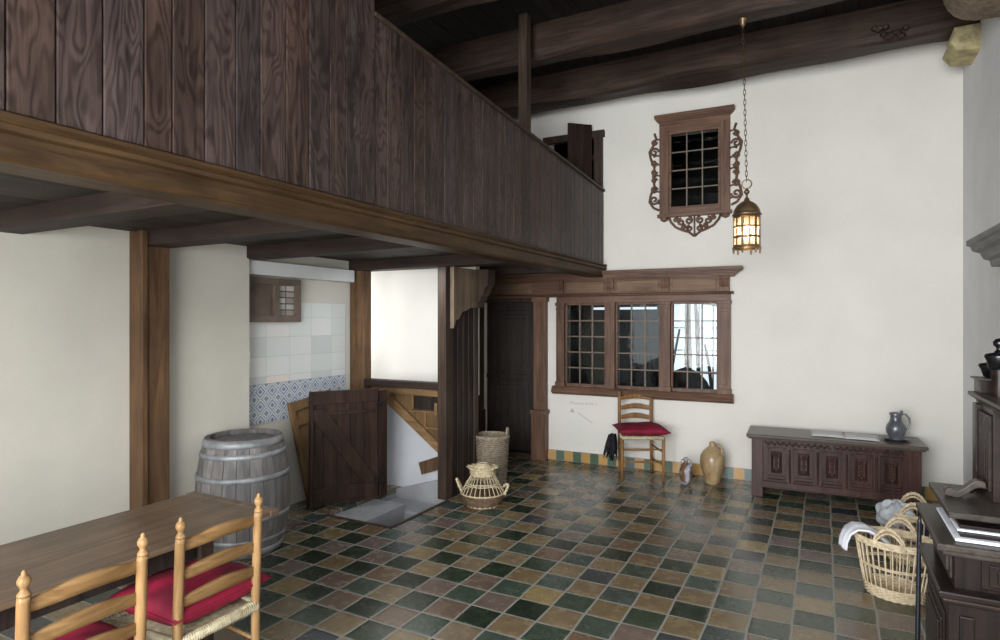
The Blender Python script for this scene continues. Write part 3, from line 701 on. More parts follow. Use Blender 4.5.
# ------------------------------------------------------------------ chairs
def slat_mesh(w, h, arch, mat_name, z, bow=0.03):
    b = MB()
    def fn(side):
        def g(u, v):
            x = (u-0.5)*w; s = math.sin(PI*u)**1.5; top = h/2+arch*s; bot = -h/2+arch*0.45*s
            zz = z+bot+(top-bot)*v; return (x, bow*math.sin(PI*u)+side*0.007, zz)
        return g
    b.grid(fn(1), 16, 3); b.grid(fn(-1), 16, 3)
    pa = [fn(1)(i/16, 1) for i in range(17)]; pb = [fn(-1)(i/16, 1) for i in range(17)]; qa = [fn(1)(i/16, 0) for i in range(17)]; qb = [fn(-1)(i/16, 0) for i in range(17)]
    for A, B in ((pa, pb), (qa, qb)):
        for i in range(16): b.face([b.v(A[i]), b.v(A[i+1]), b.v(B[i+1]), b.v(B[i])])
    return b
def make_chair(name, label, loc, rz, group, finial=True, cushion=True, mz='honey', mx='honeyx', w=0.36, wf=0.44, d=0.38, hh=0.925):
    """front of the chair looks to -y of its own frame; back posts at y=+d/2"""
    t = thing(name, label, 'chair', loc, rz, group)
    for s in (-1, 1):
        b = MB(); x = s*w/2
        b.tube([(x, d/2-0.02, 0), (x, d/2, 0.30), (x, d/2, 0.48), (x, d/2+0.015, hh-0.09), (x, d/2+0.02, hh-0.07)], [0.014, 0.0185, 0.0195, 0.018, 0.018], 14)
        p = b.build('back_post', mz, t)
        if finial:
            b = MB(); b.lathe([(0.018, 0), (0.019, 0.006), (0.015, 0.012), (0.010, 0.02), (0.012, 0.028), (0.018, 0.038), (0.0185, 0.048), (0.013, 0.060), (0.007, 0.064), (0.008, 0.070), (0.005, 0.077), (0, 0.079)], (x, d/2+0.02, hh-0.07), 16); b.build('finial', mz, p)
        else:
            b = MB(); b.lathe([(0.018, 0), (0.018, 0.02), (0.010, 0.035), (0, 0.038)], (x, d/2+0.02, hh-0.07), 14); b.build('finial', mz, p)
        b = MB(); b.tube([(s*wf/2, -d/2, 0), (s*wf/2, -d/2, 0.2), (s*wf/2, -d/2, 0.455)], [0.013, 0.018, 0.0175], 12); b.build('leg', mz, t)
        for z in (0.16, 0.30):
            MB().tube([(s*w/2, d/2-0.01, z), (s*(w+wf)/4, 0, z), (s*wf/2, -d/2, z)], [0.007, 0.010, 0.007], 8).build('stretcher', mz, t)
    for z in (0.20, 0.33): MB().tube([(-wf/2, -d/2, z), (0, -d/2, z), (wf/2, -d/2, z)], [0.007, 0.011, 0.007], 8).build('stretcher', mx, t)
    MB().tube([(-w/2, d/2-0.01, 0.24), (0, d/2-0.01, 0.24), (w/2, d/2-0.01, 0.24)], [0.007, 0.010, 0.007], 8).build('stretcher', mx, t)
    for k, z in enumerate((0.815, 0.705, 0.60)):
        b = slat_mesh(w-0.01, 0.040, 0.026, mx, z, 0.028)
        for v in b.bm.verts: v.co.y += d/2
        b.build('slat', mx, t)
    # rush seat: four woven triangles around rolled edges
    b = MB(); n = 26
    hw = lambda y: (w+(wf-w)*(d/2-y)/d)/2+0.008
    for k in range(n):
        f = 1-k/n; yb = d/2+0.008; yf = -d/2-0.008; z = 0.452+0.004*math.sin(k*PI)
        q = f
        c = [(-hw(-d/2)*q, yf*q, z), (hw(-d/2)*q, yf*q, z), (hw(d/2)*q, yb*q, z), (-hw(d/2)*q, yb*q, z)]
        b.tube(c, 0.0085, 6, closed=True)
    for sy, ww in ((yf, wf), (yb, w)): b.tube([(-ww/2, sy*0.985, 0.45), (ww/2, sy*0.985, 0.45)], 0.019, 8)
    for s in (-1, 1): b.tube([(s*wf/2, yf, 0.45), (s*w/2, yb, 0.45)], 0.019, 8)
    m = 34
    for i in range(m):                              # strands crossing the rolled edges
        u = -0.5+(i+0.5)/m
        b.tube([(u*w, yb*0.985+0.012, 0.432), (u*w, yb*0.985+0.0165, 0.45), (u*w, yb*0.985+0.008, 0.468), (u*w, yb*0.90, 0.466)], 0.0042, 5)
        b.tube([(u*wf, yf*0.985-0.012, 0.432), (u*wf, yf*0.985-0.0165, 0.45), (u*wf, yf*0.985-0.008, 0.468), (u*wf, yf*0.90, 0.466)], 0.0050, 5)
    b.build('seat', 'rush', t)
    return t
def cushion(name, label, loc, rz, w, d, h, group, seed=0, tx=0, ty=0):
    t = thing(name, label, 'cushion', loc, rz, group); t.rotation_euler = (tx, ty, rz)
    b = MB(); rnd = random.Random(seed); ph = [rnd.uniform(0, 6) for _ in range(6)]
    def f(side):
        def g(u, v):
            a, c = 2*u-1, 2*v-1
            ex = (1-abs(a)**3.5)*(1-abs(c)**3.5); th = h/2*max(ex, 0)**0.45
            pinch = 1-0.06*(1-abs(a)**2)*(abs(c)**4)
            x = a*w/2*(1-0.05*(1-c*c)); y = c*d/2*(1-0.05*(1-a*a))
            wr = 0.005*math.sin(a*7+ph[0]+c*3)*math.cos(c*6+ph[1])*ex+0.006*math.sin(a*4+c*9+ph[2])*ex
            return (x, y, h/2+side*(th+wr*(side > 0)))
        return g
    b.grid(f(1), 30, 30); b.grid(f(-1), 30, 30); b.build('cover', 'velvet', t)
    b = MB(); pts = []
    for k in range(48):
        q = k/48*4; sd = int(q); fr = (q-sd)*2-1
        a, c = ((fr, -1), (1, fr), (-fr, 1), (-1, -fr))[sd]
        pts.append((a*w/2*(1-0.05*(1-c*c)), c*d/2*(1-0.05*(1-a*a)), h/2))
    b.tube(pts, 0.005, 6, closed=True); b.build('piping', 'velvet', t)
    return t
# near chairs face the table (towards -x)
CH = 'ladder-back chairs at the table'
c1 = make_chair('ladder_back_chair', 'honey-coloured ladder-back chair with turned finials at the table, nearest the barrel', (-2.36, 1.65, 0), R(-90), CH)
c2 = copy_tree(c1, None, (-2.32, 1.12, 0), R(-90), 'honey-coloured ladder-back chair at the bottom left corner, cut by the frame edge')
cushion('seat_cushion', 'crimson velvet cushion on the chair nearest the barrel', (-2.37, 1.67, 0.472), R(-88), 0.47, 0.43, 0.135, 'crimson cushions', 3)
cushion('seat_cushion', 'crimson velvet cushion on the bottom left chair', (-2.33, 1.12, 0.470), R(-92), 0.44, 0.42, 0.11, 'crimson cushions', 5)
# chair by the wall
cw = make_chair('ladder_back_chair', 'brown ladder-back chair standing against the white wall under the window', (-1.755, 6.49, 0), R(26), None, False, True, 'honeyd', 'honeyd', 0.35, 0.43, 0.41, 0.925)
cushion('seat_cushion', 'crimson velvet cushion on the chair against the white wall', (-1.725, 6.44, 0.47), R(26), 0.53, 0.47, 0.10, 'crimson cushions', 9)
# dark fringed cloth hanging at the chair's side
b = MB()
for k in range(34):
    rr = random.Random(k); x = rr.uniform(-0.05, 0.05); y = rr.uniform(-0.07, 0.07); l = rr.uniform(0.16, 0.30)
    b.tube([(x*0.4, y*0.5, 0), (x*0.8-0.01, y*0.8, -l*0.45), (x*1.3-0.02+rr.uniform(-.01, .01), y*1.2, -l)], [0.016, 0.014, 0.004], 5)
o = b.build('fringed_cloth', 'darkcloth'); o.location = (-1.99, 6.30, 0.46); tag(o, 'dark grey fringed cloth hanging from the side of the wall chair', 'cloth')

# ------------------------------------------------------------------ table
t = thing('long_table', 'long narrow brown wooden table standing along the left side', 'table', (-2.72, 0.75, 0))
MB().box((-0.32, -1.9, 0.715), (0.32, 1.40, 0.74)).build('table_top', 'table', t, bevel=0.006)
MB().box((-0.33, 1.36, 0.712), (0.325, 1.415, 0.742)).build('breadboard_end', 'table', t, bevel=0.005)
for yy in (1.05, -1.5):
    for s in (-1, 1): MB().box((s*0.24-0.035, yy-0.035, 0), (s*0.24+0.035, yy+0.035, 0.715)).build('leg', 'dpost', t, bevel=0.006)
    MB().box((-0.22, yy-0.02, 0.10), (0.22, yy+0.02, 0.17)).build('foot_rail', 'dpost', t, bevel=0.005)
for s in (-1, 1): MB().box((s*0.24-0.012, -1.5, 0.62), (s*0.24+0.012, 1.05, 0.715)).build('apron', 'door', t, bevel=0.003)

# ------------------------------------------------------------------ barrel
t = thing('wine_barrel', 'grey weathered oak barrel with galvanised hoops at the end of the table', 'barrel', (-3.80, 3.10, 0), 0.3)
Hb, r0, r1 = 0.83, 0.262, 0.325
rad = lambda z: r0+(r1-r0)*(1-((z-Hb/2)/(Hb/2))**2)
b = MB(); ns = 22
for k in range(ns):
    b.tint(0.75, 1.15, 0.04); a0 = 2*PI*k/ns+0.006; a1 = 2*PI*(k+1)/ns-0.006
    rows = []
    for j in range(13):
        z = Hb*j/12; r = rad(z); rows.append([b.v((q*math.cos(a), q*math.sin(a), z)) for q, a in ((r, a0), (r*1.004, (a0+a1)/2), (r, a1), (r-0.028, a1), (r-0.028, a0))])
    for A, B in zip(rows, rows[1:]):
        for i in range(5): b.face([A[i], A[(i+1) % 5], B[(i+1) % 5], B[i]])
    b.face(rows[0][::-1]); b.face(rows[-1])
b.build('staves', 'barrel', t)
b = MB()
for k in range(5):
    b.tint(0.8, 1.1); ww = 0.5/5; x0 = -0.25+k*ww
    h = lambda x: math.sqrt(max(0.0, 0.235**2-x*x))
    xa, xb = max(x0, -0.234), min(x0+ww, 0.234)
    pts = [(xa+(xb-xa)*i/4, -h(xa+(xb-xa)*i/4)) for i in range(5)]+[(xb-(xb-xa)*i/4, h(xb-(xb-xa)*i/4)) for i in range(5)]
    b.prism(pts, 'z', Hb-0.055, Hb-0.035)
b.build('head', 'barrel', t)
for z0, z1 in ((0.775, 0.825), (0.70, 0.735), (0.54, 0.578), (0.25, 0.288), (0.095, 0.13), (0.005, 0.055)):
    b = MB(); b.lathe([(rad(z0)+0.002, z0), (rad(z0)+0.006, z0), (rad((z0+z1)/2)+0.007, (z0+z1)/2), (rad(z1)+0.006, z1), (rad(z1)+0.002, z1)], n=48, cap=False); b.build('hoop', 'hoop', t)
MB().lathe([(0.02, 0), (0.024, 0.01), (0.012, 0.02), (0, 0.02)], (rad(0.42)*math.cos(-1.2), rad(0.42)*math.sin(-1.2), 0.42), 12, tilt=Matrix.Rotation(-1.2, 3, 'Z') @ Matrix.Rotation(R(90), 3, 'Y')).build('bung', 'post', t)

# ------------------------------------------------------------------ baskets by the partition
def weave(b, rad, z0, z1, rows, n=28, amp=0.005, r=0.0055, sx=1, sy=1, c=(0, 0)):
    for j in range(rows):
        z = z0+(z1-z0)*(j+0.5)/rows; pts = []
        for k in range(n*2):
            a = 2*PI*k/(n*2); q = rad(z)+amp*math.cos(n*a+PI*j)
            pts.append((c[0]+q*sx*math.cos(a), c[1]+q*sy*math.sin(a), z))
        b.tube(pts, r, 5, closed=True)
def arch(b, p0, p1, h, r, n=12, twist=True, lean=(0, 0)):
    p0, p1 = Vector(p0), Vector(p1)
    for s in ((-1, 1) if twist else (0,)):
        pts = []
        for i in range(n*3+1):
            u = i/(n*3); p = p0.lerp(p1, u); k = math.sin(PI*u)**0.6; p = p+Vector((lean[0]*k, lean[1]*k, h*k)); d = (p1-p0).normalized()
            nrm = Vector((-d.y, d.x, 0)); p = p+s*r*0.7*(math.cos(u*26)*nrm+math.sin(u*26)*Vector((0, 0, 1))); pts.append(p)
        b.tube(pts, r*0.8, 6)
t = thing('wicker_log_basket', 'tall grey woven wicker basket with two handles beside the dark door', 'basket', (-2.99, 5.45, 0), 0.4)
b = MB(); rd = lambda z: 0.135+0.033*z/0.50
weave(b, rd, 0.0, 0.49, 26, 16, amp=0.009, r=0.0085); b.lathe([(0.12, 0.0), (0.12, 0.01)], n=24)
b.lathe([(rd(0.0)-0.010, 0.0), (rd(0.49)-0.010, 0.49), (rd(0.49)-0.014, 0.49), (rd(0.0)-0.014, 0.01)], n=24)
b.build('woven_body', 'wickg', t)
b = MB()
for k in range(2): b.tube([((0.170+0.004*math.cos(a))*math.cos(2*PI*a/40), 0.170*math.sin(2*PI*a/40), 0.495+0.012*k) for a in range(40)], 0.010, 6, closed=True)
b.build('rim', 'wickg', t)
for s in (-1, 1):
    b = MB(); arch(b, (s*0.16, -0.06, 0.49), (s*0.16, 0.06, 0.49), 0.085, 0.011); b.build('handle', 'wickg', t)
t = thing('lidded_fish_basket', 'round lidded basket of open cream willow over a brown woven base', 'basket', (-2.745, 4.83, 0), 0.5)
rd = lambda z: (0.135+0.06*math.sin(min(z/0.12, 1)*PI/2)) if z < 0.12 else 0.195-0.095*((z-0.12)/0.16)
b = MB(); weave(b, rd, 0.005, 0.105, 9, 20, r=0.0065); b.lathe([(0.13, 0.0), (0.13, 0.006)], n=24); b.lathe([(rd(0.0)-0.008, 0.002), (rd(0.05)-0.006, 0.05), (rd(0.10)-0.006, 0.10), (rd(0.1)-0.01, 0.1)], n=24); b.build('woven_base', 'wickb', t)
b = MB()
for k in range(26):
    a = 2*PI*k/26; b.tube([(rd(z)*math.cos(a), rd(z)*math.sin(a), z) for z in (0.0, 0.06, 0.12, 0.18, 0.24, 0.28)], 0.0035, 5)
for z, r in ((0.004, 0.007), (0.115, 0.007), (0.19, 0.0045), (0.205, 0.0045), (0.275, 0.007)): b.tube([(rd(z)*1.02*math.cos(2*PI*a/40), rd(z)*1.02*math.sin(2*PI*a/40), z) for a in range(40)], r, 6, closed=True)
b.build('open_cage', 'wickw', t)
b = MB(); weave(b, lambda z: 0.110-max(0, z-0.33)*1.6, 0.28, 0.375, 10, 18, r=0.006); b.lathe([(0.10, 0.28), (0.105, 0.33), (0.05, 0.37), (0, 0.375)], n=24)
b.tube([(0.125*math.cos(2*PI*a/30), 0.125*math.sin(2*PI*a/30), 0.335+0.004*(a % 2)) for a in range(30)], 0.008, 6, closed=True)
for k in range(14):
    a = 2*PI*k/14+0.1; b.tube([(0.09*math.cos(a), 0.09*math.sin(a), 0.345), (0.148*math.cos(a), 0.148*math.sin(a), 0.345)], 0.004, 5)
lid = b.build('lid', 'wickw', t)
b = MB(); arch(b, (-0.19, -0.05, 0.13), (-0.19, 0.05, 0.13), 0.10, 0.009, lean=(-0.045, 0)); b.build('handle', 'wickw', t)
b = MB(); arch(b, (0.19, -0.06, 0.10), (0.17, 0.06, 0.13), 0.06, 0.010, lean=(0.05, 0)); b.build('handle', 'wickw', t)

# ------------------------------------------------------------------ jugs by the wall
def handle(b, pts, r): b.tube(pts, r, 8)
t = thing('stoneware_jug', 'small brown and white glazed jug on the floor beside the large cream jug', 'jug', (-1.25, 6.42, 0), R(-20))
MB().lathe([(0.040, 0), (0.045, 0.01), (0.060, 0.06), (0.066, 0.11), (0.058, 0.16), (0.034, 0.20), (0.020, 0.22), (0.018, 0.245), (0.024, 0.26), (0.022, 0.268), (0.012, 0.266), (0.012, 0.24)], n=28).build('body', 'jugblue', t)
b = MB(); handle(b, [(0.018, 0, 0.25), (0.045, 0, 0.255), (0.062, 0, 0.225), (0.058, 0, 0.19), (0.046, 0, 0.175)], 0.007); b.build('handle', 'jugblue', t)
b = MB(); handle(b, [(-0.015, 0, 0.245), (-0.045, 0.0, 0.24), (-0.060, 0, 0.21), (-0.050, 0, 0.17)], 0.006); b.build('handle', 'jugblue', t)
t = thing('stoneware_jug', 'large cream salt-glazed stoneware jug on the floor left of the carved chest', 'jug', (-1.01, 6.56, 0), R(-25))
MB().lathe([(0.070, 0), (0.074, 0.012), (0.085, 0.07), (0.115, 0.16), (0.126, 0.22), (0.120, 0.28), (0.090, 0.335), (0.050, 0.37), (0.032, 0.385), (0.030, 0.405), (0.036, 0.418), (0.030, 0.425), (0.020, 0.42), (0.02, 0.39)], n=36).build('body', 'jugcream', t)
b = MB(); b.tube([(0.03, 0, 0.405), (0.07, 0, 0.41), (0.105, 0, 0.38), (0.115, 0, 0.33), (0.100, 0, 0.305)], [0.012, 0.011, 0.011, 0.012, 0.014], 8); b.build('handle', 'jugcream', t)

# ------------------------------------------------------------------ carved chest
CW = 1.35
t = thing('carved_chest', 'long dark carved oak blanket chest with five panels against the back wall', 'chest', (0.06, 6.52, 0), R(2))
hw = CW/2; fy = -0.24; by_ = 0.22
MB().box((-hw+0.02, fy+0.025, 0.10), (hw-0.02, by_, 0.555)).build('carcass', 'chest', t)
for s in (-1, 1):
    for y0, y1 in ((fy, fy+0.07), (by_-0.06, by_)):
        MB().box((s*(hw-0.05)-0.05, y0, 0), (s*(hw-0.05)+0.05, y1, 0.555)).build('leg', 'chest', t, bevel=0.005)
b = MB(); b.box((-hw-0.045, fy-0.035, 0.567), (hw+0.045, by_+0.02, 0.598)); b.box((-hw-0.03, fy-0.022, 0.552), (hw+0.03, by_+0.01, 0.567)); b.build('lid', 'chesttop', t, bevel=0.007)
b = MB(); b.box((-hw+0.09, fy+0.004, 0.485), (hw-0.09, fy+0.03, 0.555))
n = 44
for k in range(n):
    x = -hw+0.12+(CW-0.24)*k/(n-1); b.lathe([(0.014, 0), (0.011, 0.007), (0.004, 0.010), (0, 0.010)], (x, fy+0.004, 0.52+0.008*(-1)**k), 8, tilt=Matrix.Rotation(R(90), 3, 'X'))
b.build('frieze_rail', 'chest', t)
b = MB(); b.box((-hw+0.09, fy, 0.10), (hw-0.09, fy+0.03, 0.16))
b.box((-hw+0.09, fy-0.008, 0.145), (hw-0.09, fy+0.02, 0.158)); b.box((-hw+0.09, fy-0.008, 0.10), (hw-0.09, fy+0.02, 0.112)); b.build('bottom_rail', 'chest', t, bevel=0.002)
pw = (CW-0.20)/5
for i in range(5):
    x0 = -hw+0.10+i*pw; xc = x0+pw/2
    b = MB(); hwp = pw/2-0.035
    for e, dpt in ((0, 0.016), (0.014, 0.008)):
        for (a, c) in (((xc-hwp+e, 0.20+e), (xc+hwp-e, 0.212+e)), ((xc-hwp+e, 0.468-e), (xc+hwp-e, 0.48-e)), ((xc-hwp+e, 0.20+e), (xc-hwp+e+0.012, 0.48-e)), ((xc+hwp-e-0.012, 0.20+e), (xc+hwp-e, 0.48-e))):
            b.box((a[0], fy+0.024-dpt, a[1]), (c[0], fy+0.03, c[1]))
    # raised lozenge boss with a carved baluster
    P = Matrix.Translation((xc, fy+0.028, 0.34)) @ Matrix.Rotation(R(90), 4, 'X')
    old = b.X; b.X = P; b.box((-hwp+0.030, -0.108, 0), (hwp-0.030, 0.108, 0.030), taper=0.5); b.X = old
    for zz, rr in ((0.275, 0.020), (0.305, 0.012), (0.33, 0.018), (0.36, 0.013), (0.385, 0.018), (0.41, 0.012)):
        b.lathe([(rr, 0), (rr*0.8, rr*0.45), (rr*0.3, rr*0.7), (0, rr*0.75)], (xc, fy, zz), 10, tilt=Matrix.Rotation(R(90), 3, 'X'))
    for k in range(9): b.lathe([(0.009, 0), (0.007, 0.006), (0, 0.008)], (xc-hwp+0.01+k*(2*hwp-0.02)/8, fy+0.022, 0.180), 8, tilt=Matrix.Rotation(R(90), 3, 'X'))
    b.build('carved_panel', 'chest', t)
    b = MB(); xs = x0+pw if i < 4 else None
    if xs is not None:
        b.box((xs-0.028, fy+0.0, 0.16), (xs+0.028, fy+0.03, 0.485))
        for k in range(17): b.lathe([(0.011, 0), (0.008, 0.008), (0, 0.011)], (xs, fy, 0.175+k*0.018), 8, tilt=Matrix.Rotation(R(90), 3, 'X'))
        b.build('beaded_muntin', 'chest', t)
MB().box((-0.02, fy-0.003, 0.50), (0.02, fy+0.006, 0.545)).build('lock_plate', 'iron', t, bevel=0.002)
# papers, dish and flagon on the chest
for (x, y, rz, lab) in ((0.03, 6.53, R(3), 'left-hand open white sheet of paper lying on the carved chest'), (0.31, 6.51, R(-2), 'right-hand open white sheet of paper lying on the carved chest')):
    b = MB(); b.grid(lambda u, v: ((u-0.5)*0.27, (v-0.5)*0.33, 0.001+0.003*math.sin(u*PI)), 10, 2); o = b.build('paper_sheet', 'paper', solid=0.001); o.location = (x, y, 0.602); o.rotation_euler = (0, 0, rz); tag(o, lab, 'paper', 'sheets on the chest')
tag(MB().lathe([(0.075, 0), (0.085, 0.004), (0.105, 0.018), (0.112, 0.020), (0.108, 0.024), (0.09, 0.016), (0.0, 0.012)], (0, 0, 0), 36).build('pewter_dish', 'pewter'), 'round pewter dish under the flagon on the carved chest', 'dish').location = (0.575, 6.53, 0.598)
t = thing('pewter_flagon', 'grey pewter flagon with a hinged lid standing on a dish', 'flagon', (0.575, 6.53, 0.612), R(10))
MB().lathe([(0.055, 0), (0.060, 0.006), (0.056, 0.014), (0.062, 0.022), (0.082, 0.06), (0.088, 0.095), (0.078, 0.13), (0.056, 0.165), (0.048, 0.19), (0.050, 0.225), (0.056, 0.24), (0.052, 0.245), (0, 0.246)], n=36).build('body', 'pewter', t)
t.scale = (0.9, 0.9, 0.92)
MB().lathe([(0.058, 0.244), (0.056, 0.25), (0.030, 0.258), (0, 0.262)], n=30).build('lid', 'pewter', t)
MB().tube([(0.050, 0, 0.235), (0.085, 0, 0.24), (0.118, 0, 0.20), (0.122, 0, 0.15), (0.105, 0, 0.105), (0.086, 0, 0.085)], [0.008, 0.009, 0.009, 0.009, 0.008, 0.007], 8).build('handle', 'pewter', t)
MB().box((0.035, -0.008, 0.245), (0.062, 0.008, 0.275)).build('thumb_piece', 'pewter', t, bevel=0.003)

# ------------------------------------------------------------------ willow laundry baskets
def laundry(name, label, loc, rz, sx=1.0, sy=0.78, Hh=0.33, group='willow laundry baskets'):
    t = thing(name, label, 'basket', loc, rz, group)
    rd = lambda z: 0.150+0.062*(z/Hh)**0.8
    E = lambda a, z, k=1.0: (rd(z)*k*sx*math.cos(a), rd(z)*k*sy*math.sin(a), z)
    b = MB(); weave(b, rd, 0.0, 0.07, 8, 22, r=0.0055, sx=sx, sy=sy); b.lathe([(0.14, 0.0), (0.14, 0.006)], n=30, sx=sx, sy=sy); b.build('woven_base', 'wick', t)
    b = MB()
    for k in range(34):
        a = 2*PI*k/34; b.tube([E(a, z) for z in (0.03, 0.12, 0.22, Hh)], 0.0042, 5)
    b.build('stakes', 'wick', t)
    b = MB()
    for z in (0.185, 0.195): b.tube([E(2*PI*a/44, z, 1.015 if (a % 2) else 0.985) for a in range(44)], 0.0045, 5, closed=True)
    b.build('middle_ring', 'wick', t)
    b = MB()
    for j in range(5): b.tube([E(2*PI*a/60, Hh-0.012+0.008*j, 1.0+0.03*math.cos(a*PI/2+j*PI/2)) for a in range(60)], 0.0075, 6, closed=True)
    b.build('rim', 'wick', t)
    for s in (-1, 1):
        b = MB(); y = s*rd(Hh)*sy*0.93; arch(b, (-0.085, y, Hh), (0.085, y, Hh), 0.105, 0.0085); arch(b, (-0.08, y, Hh-0.02), (0.08, y, Hh-0.02), 0.10, 0.006); b.build('handle', 'wick', t)
    return t
laundry('laundry_basket', 'pale oval willow laundry basket, the one nearest on the tiled floor', (0.385, 4.42, 0), R(-16))
laundry('laundry_basket', 'pale oval willow laundry basket standing behind the nearer one', (0.555, 5.10, 0), R(-6))
b = MB()
def towel(u, v):
    s = u; ang = s*PI*0.95
    x = -0.175-0.055*math.cos(ang*0.9+0.2)*1.0; 
    P = [(0.08, 0.28), (0.0, 0.345), (-0.06, 0.375), (-0.12, 0.375), (-0.165, 0.345), (-0.185, 0.30), (-0.19, 0.255)]
    q = s*(len(P)-1); i = min(int(q), len(P)-2); f = q-i
    xx = P[i][0]*(1-f)+P[i+1][0]*f; zz = P[i][1]*(1-f)+P[i+1][1]*f
    return (xx+0.008*math.sin(v*14), (v-0.5)*0.22*(1-0.25*s)+0.015*math.sin(s*5), zz+0.008*math.sin(v*11+s*3))
b.grid(towel, 24, 18); o = b.build('linen_towel', 'cloth', solid=0.012); o.location = (0.29, 4.46, 0); o.rotation_euler = (0, 0, R(10)); tag(o, 'white linen towel hanging over the left rim of the nearer willow basket', 'towel')
b = MB()
def bund(u, v):
    a = u*2*PI; th = v*PI; r = 0.092*(1+0.12*math.sin(a*4+th*3)+0.08*math.sin(a*7-th*5))
    return (r*1.25*math.sin(th)*math.cos(a), r*0.8*math.sin(th)*math.sin(a), r*1.0*math.cos(th))
b.grid(bund, 40, 24, closed_u=True); o = b.build('linen_bundle', 'clothg'); o.location = (0.44, 5.03, 0.325); tag(o, 'crumpled grey-white linen bundle heaped in the farther willow basket', 'linen')
tag(MB().lathe([(0.022, 0), (0.024, 0.01), (0.024, 0.13), (0.012, 0.16), (0.012, 0.19), (0, 0.19)], n=16).build('blue_bottle', 'blue'), 'dark blue bottle standing in the farther willow basket', 'bottle').location = (0.58, 4.86, 0.21)
bpy.data.objects['blue_bottle'].location = (0.62, 5.10, 0.19)

# ------------------------------------------------------------------ cabinet and linen press at the right
t = thing('panelled_cabinet', 'near-black panelled oak cabinet with stepped mouldings at the right edge', 'cabinet', (0.33, 2.42, 0))
cw_, cd = 0.79, 0.48
b = MB(); b.box((0.03, 0.03, 0.0), (cw_, cd, 0.775)); b.box((0.05, 0.05, 0.775), (cw_, cd, 0.92)); b.build('carcass', 'cab', t, bevel=0.004)
b = MB(); b.box((0.0, 0.0, 0.775), (cw_, cd+0.02, 0.80)); b.box((0.012, 0.012, 0.755), (cw_, cd+0.01, 0.775)); b.build('waist_moulding', 'cabx', t, bevel=0.007)
b = MB(); b.box((-0.005, -0.005, 0.93), (cw_, cd+0.03, 0.955)); b.box((0.012, 0.012, 0.912), (cw_, cd+0.01, 0.93)); b.build('top', 'cabtop', t, bevel=0.007)
for (x0, x1) in ((0.06, 0.10), (0.17, 0.48), (0.52, 0.78)):
    b = MB()
    for k, e in enumerate((0.0, 0.02, 0.035)):
        if x1-x0 > 2*e+0.02: b.box((x0+e, 0.022-0.006*k, 0.12+e), (x1-e, 0.031, 0.72-e))
    b.build('front_panel', 'cab', t, bevel=0.004)
b = MB()
for k, e in enumerate((0.0, 0.02, 0.04)): b.box((0.12+e, 0.044-0.007*k, 0.81+e*0.6), (0.62-e, 0.051, 0.905-e*0.6))
b.build('drawer_front', 'cabx', t, bevel=0.004)
b = MB()
for k, e in enumerate((0.0, 0.03, 0.05)): b.box((0.024-0.006*k, 0.08+e, 0.10+e), (0.031, cd-0.05-e, 0.70-e))
b.build('side_panel', 'cab', t, bevel=0.004)
b = MB(); b.box((0.044, 0.09, 0.815), (0.051, cd-0.05, 0.90)); b.box((0.037, 0.12, 0.83), (0.051, cd-0.08, 0.885)); b.build('upper_side_panel', 'cabtop', t, bevel=0.004)
MB().lathe([(0.006, 0), (0.006, 0.012), (0.013, 0.02), (0.010, 0.03), (0, 0.032)], (0.37, 0.03, 0.86), 12, tilt=Matrix.Rotation(R(90), 3, 'X')).build('drawer_knob', 'brass', t)
# linen pressed between dark boards
for nm, mt, x0, y0, z, h in (('folded_linen', 'cloth', -0.005, 0.04, 0.956, 0.010), ('pressing_board', 'cab', 0.012, 0.060, 0.967, 0.012), ('folded_linen', 'cloth', 0.006, 0.075, 0.980, 0.007), ('pressing_board', 'cab', 0.014, 0.085, 0.988, 0.012)):
    b = MB(); b.box((x0, y0, 0), (0.70, 0.42, h)); o = b.build(nm, mt, bevel=0.003); o.location = (0.385, 2.42, z)
    lo = z < 0.975
    tag(o, ('lower' if lo else 'upper')+(' white folded linen sheet showing as a bright edge in the press' if nm == 'folded_linen' else ' thin dark board lying between the linen sheets of the press'), 'linen' if nm == 'folded_linen' else 'board')
t = thing('linen_press', 'dark wooden linen press with ribbed screws and black finials on the cabinet', 'press', (0.37, 2.42, 0.955))
MB().box((-0.005, 0.06, 0.068), (0.75, 0.49, 0.090)).build('press_board', 'cabtop', t, bevel=0.005)
b = MB()
pts = [(0.035+0.10*u, 0.29+0.03*u, 0.100-0.010*math.sin(u*2*PI)+0.040*u) for u in [i/20 for i in range(21)]]
up_ = [(p[0], p[2]+0.012+0.008*math.sin(i/20*PI)) for i, p in enumerate(pts)]; lo_ = [(p[0], p[2]-0.010) for p in pts]
b.prism(lo_+up_[::-1], 'y', 0.27, 0.31); b.build('scroll_handle', 'cabtop', t, bevel=0.004)
MB().lathe([(0.014, 0), (0.014, 0.045), (0, 0.045)], (0.03, 0.265, 0.108), 12, tilt=Matrix.Rotation(R(-90), 3, 'X')).build('scroll_end', 'cabtop', t)
b = MB(); b.box((0.135, 0.44, 0.09), (0.185, 0.50, 0.41)); b.box((0.15, 0.25, 0.09), (0.18, 0.46, 0.41))
for k in range(5): b.box((0.140, 0.27+0.035*k, 0.12), (0.152, 0.285+0.035*k, 0.39))
b.build('upright', 'cabx', t, bevel=0.003)
b = MB(); b.prism([(0.125, 0.45), (0.125, 0.438), (0.135, 0.43), (0.15, 0.42), (0.155, 0.40), (0.22, 0.40), (0.235, 0.43), (0.26, 0.438), (0.26, 0.45)], 'y', -0.02, 0.53); b.build('crossbeam', 'cabtop', t, bevel=0.003)
MB().box((0.145, 0.43, 0.45), (0.24, 0.53, 0.50)).build('block', 'cabx', t, bevel=0.003)
MB().box((0.135, 0.42, 0.50), (0.25, 0.54, 0.507)).build('block_cap', 'cabtop', t, bevel=0.002)
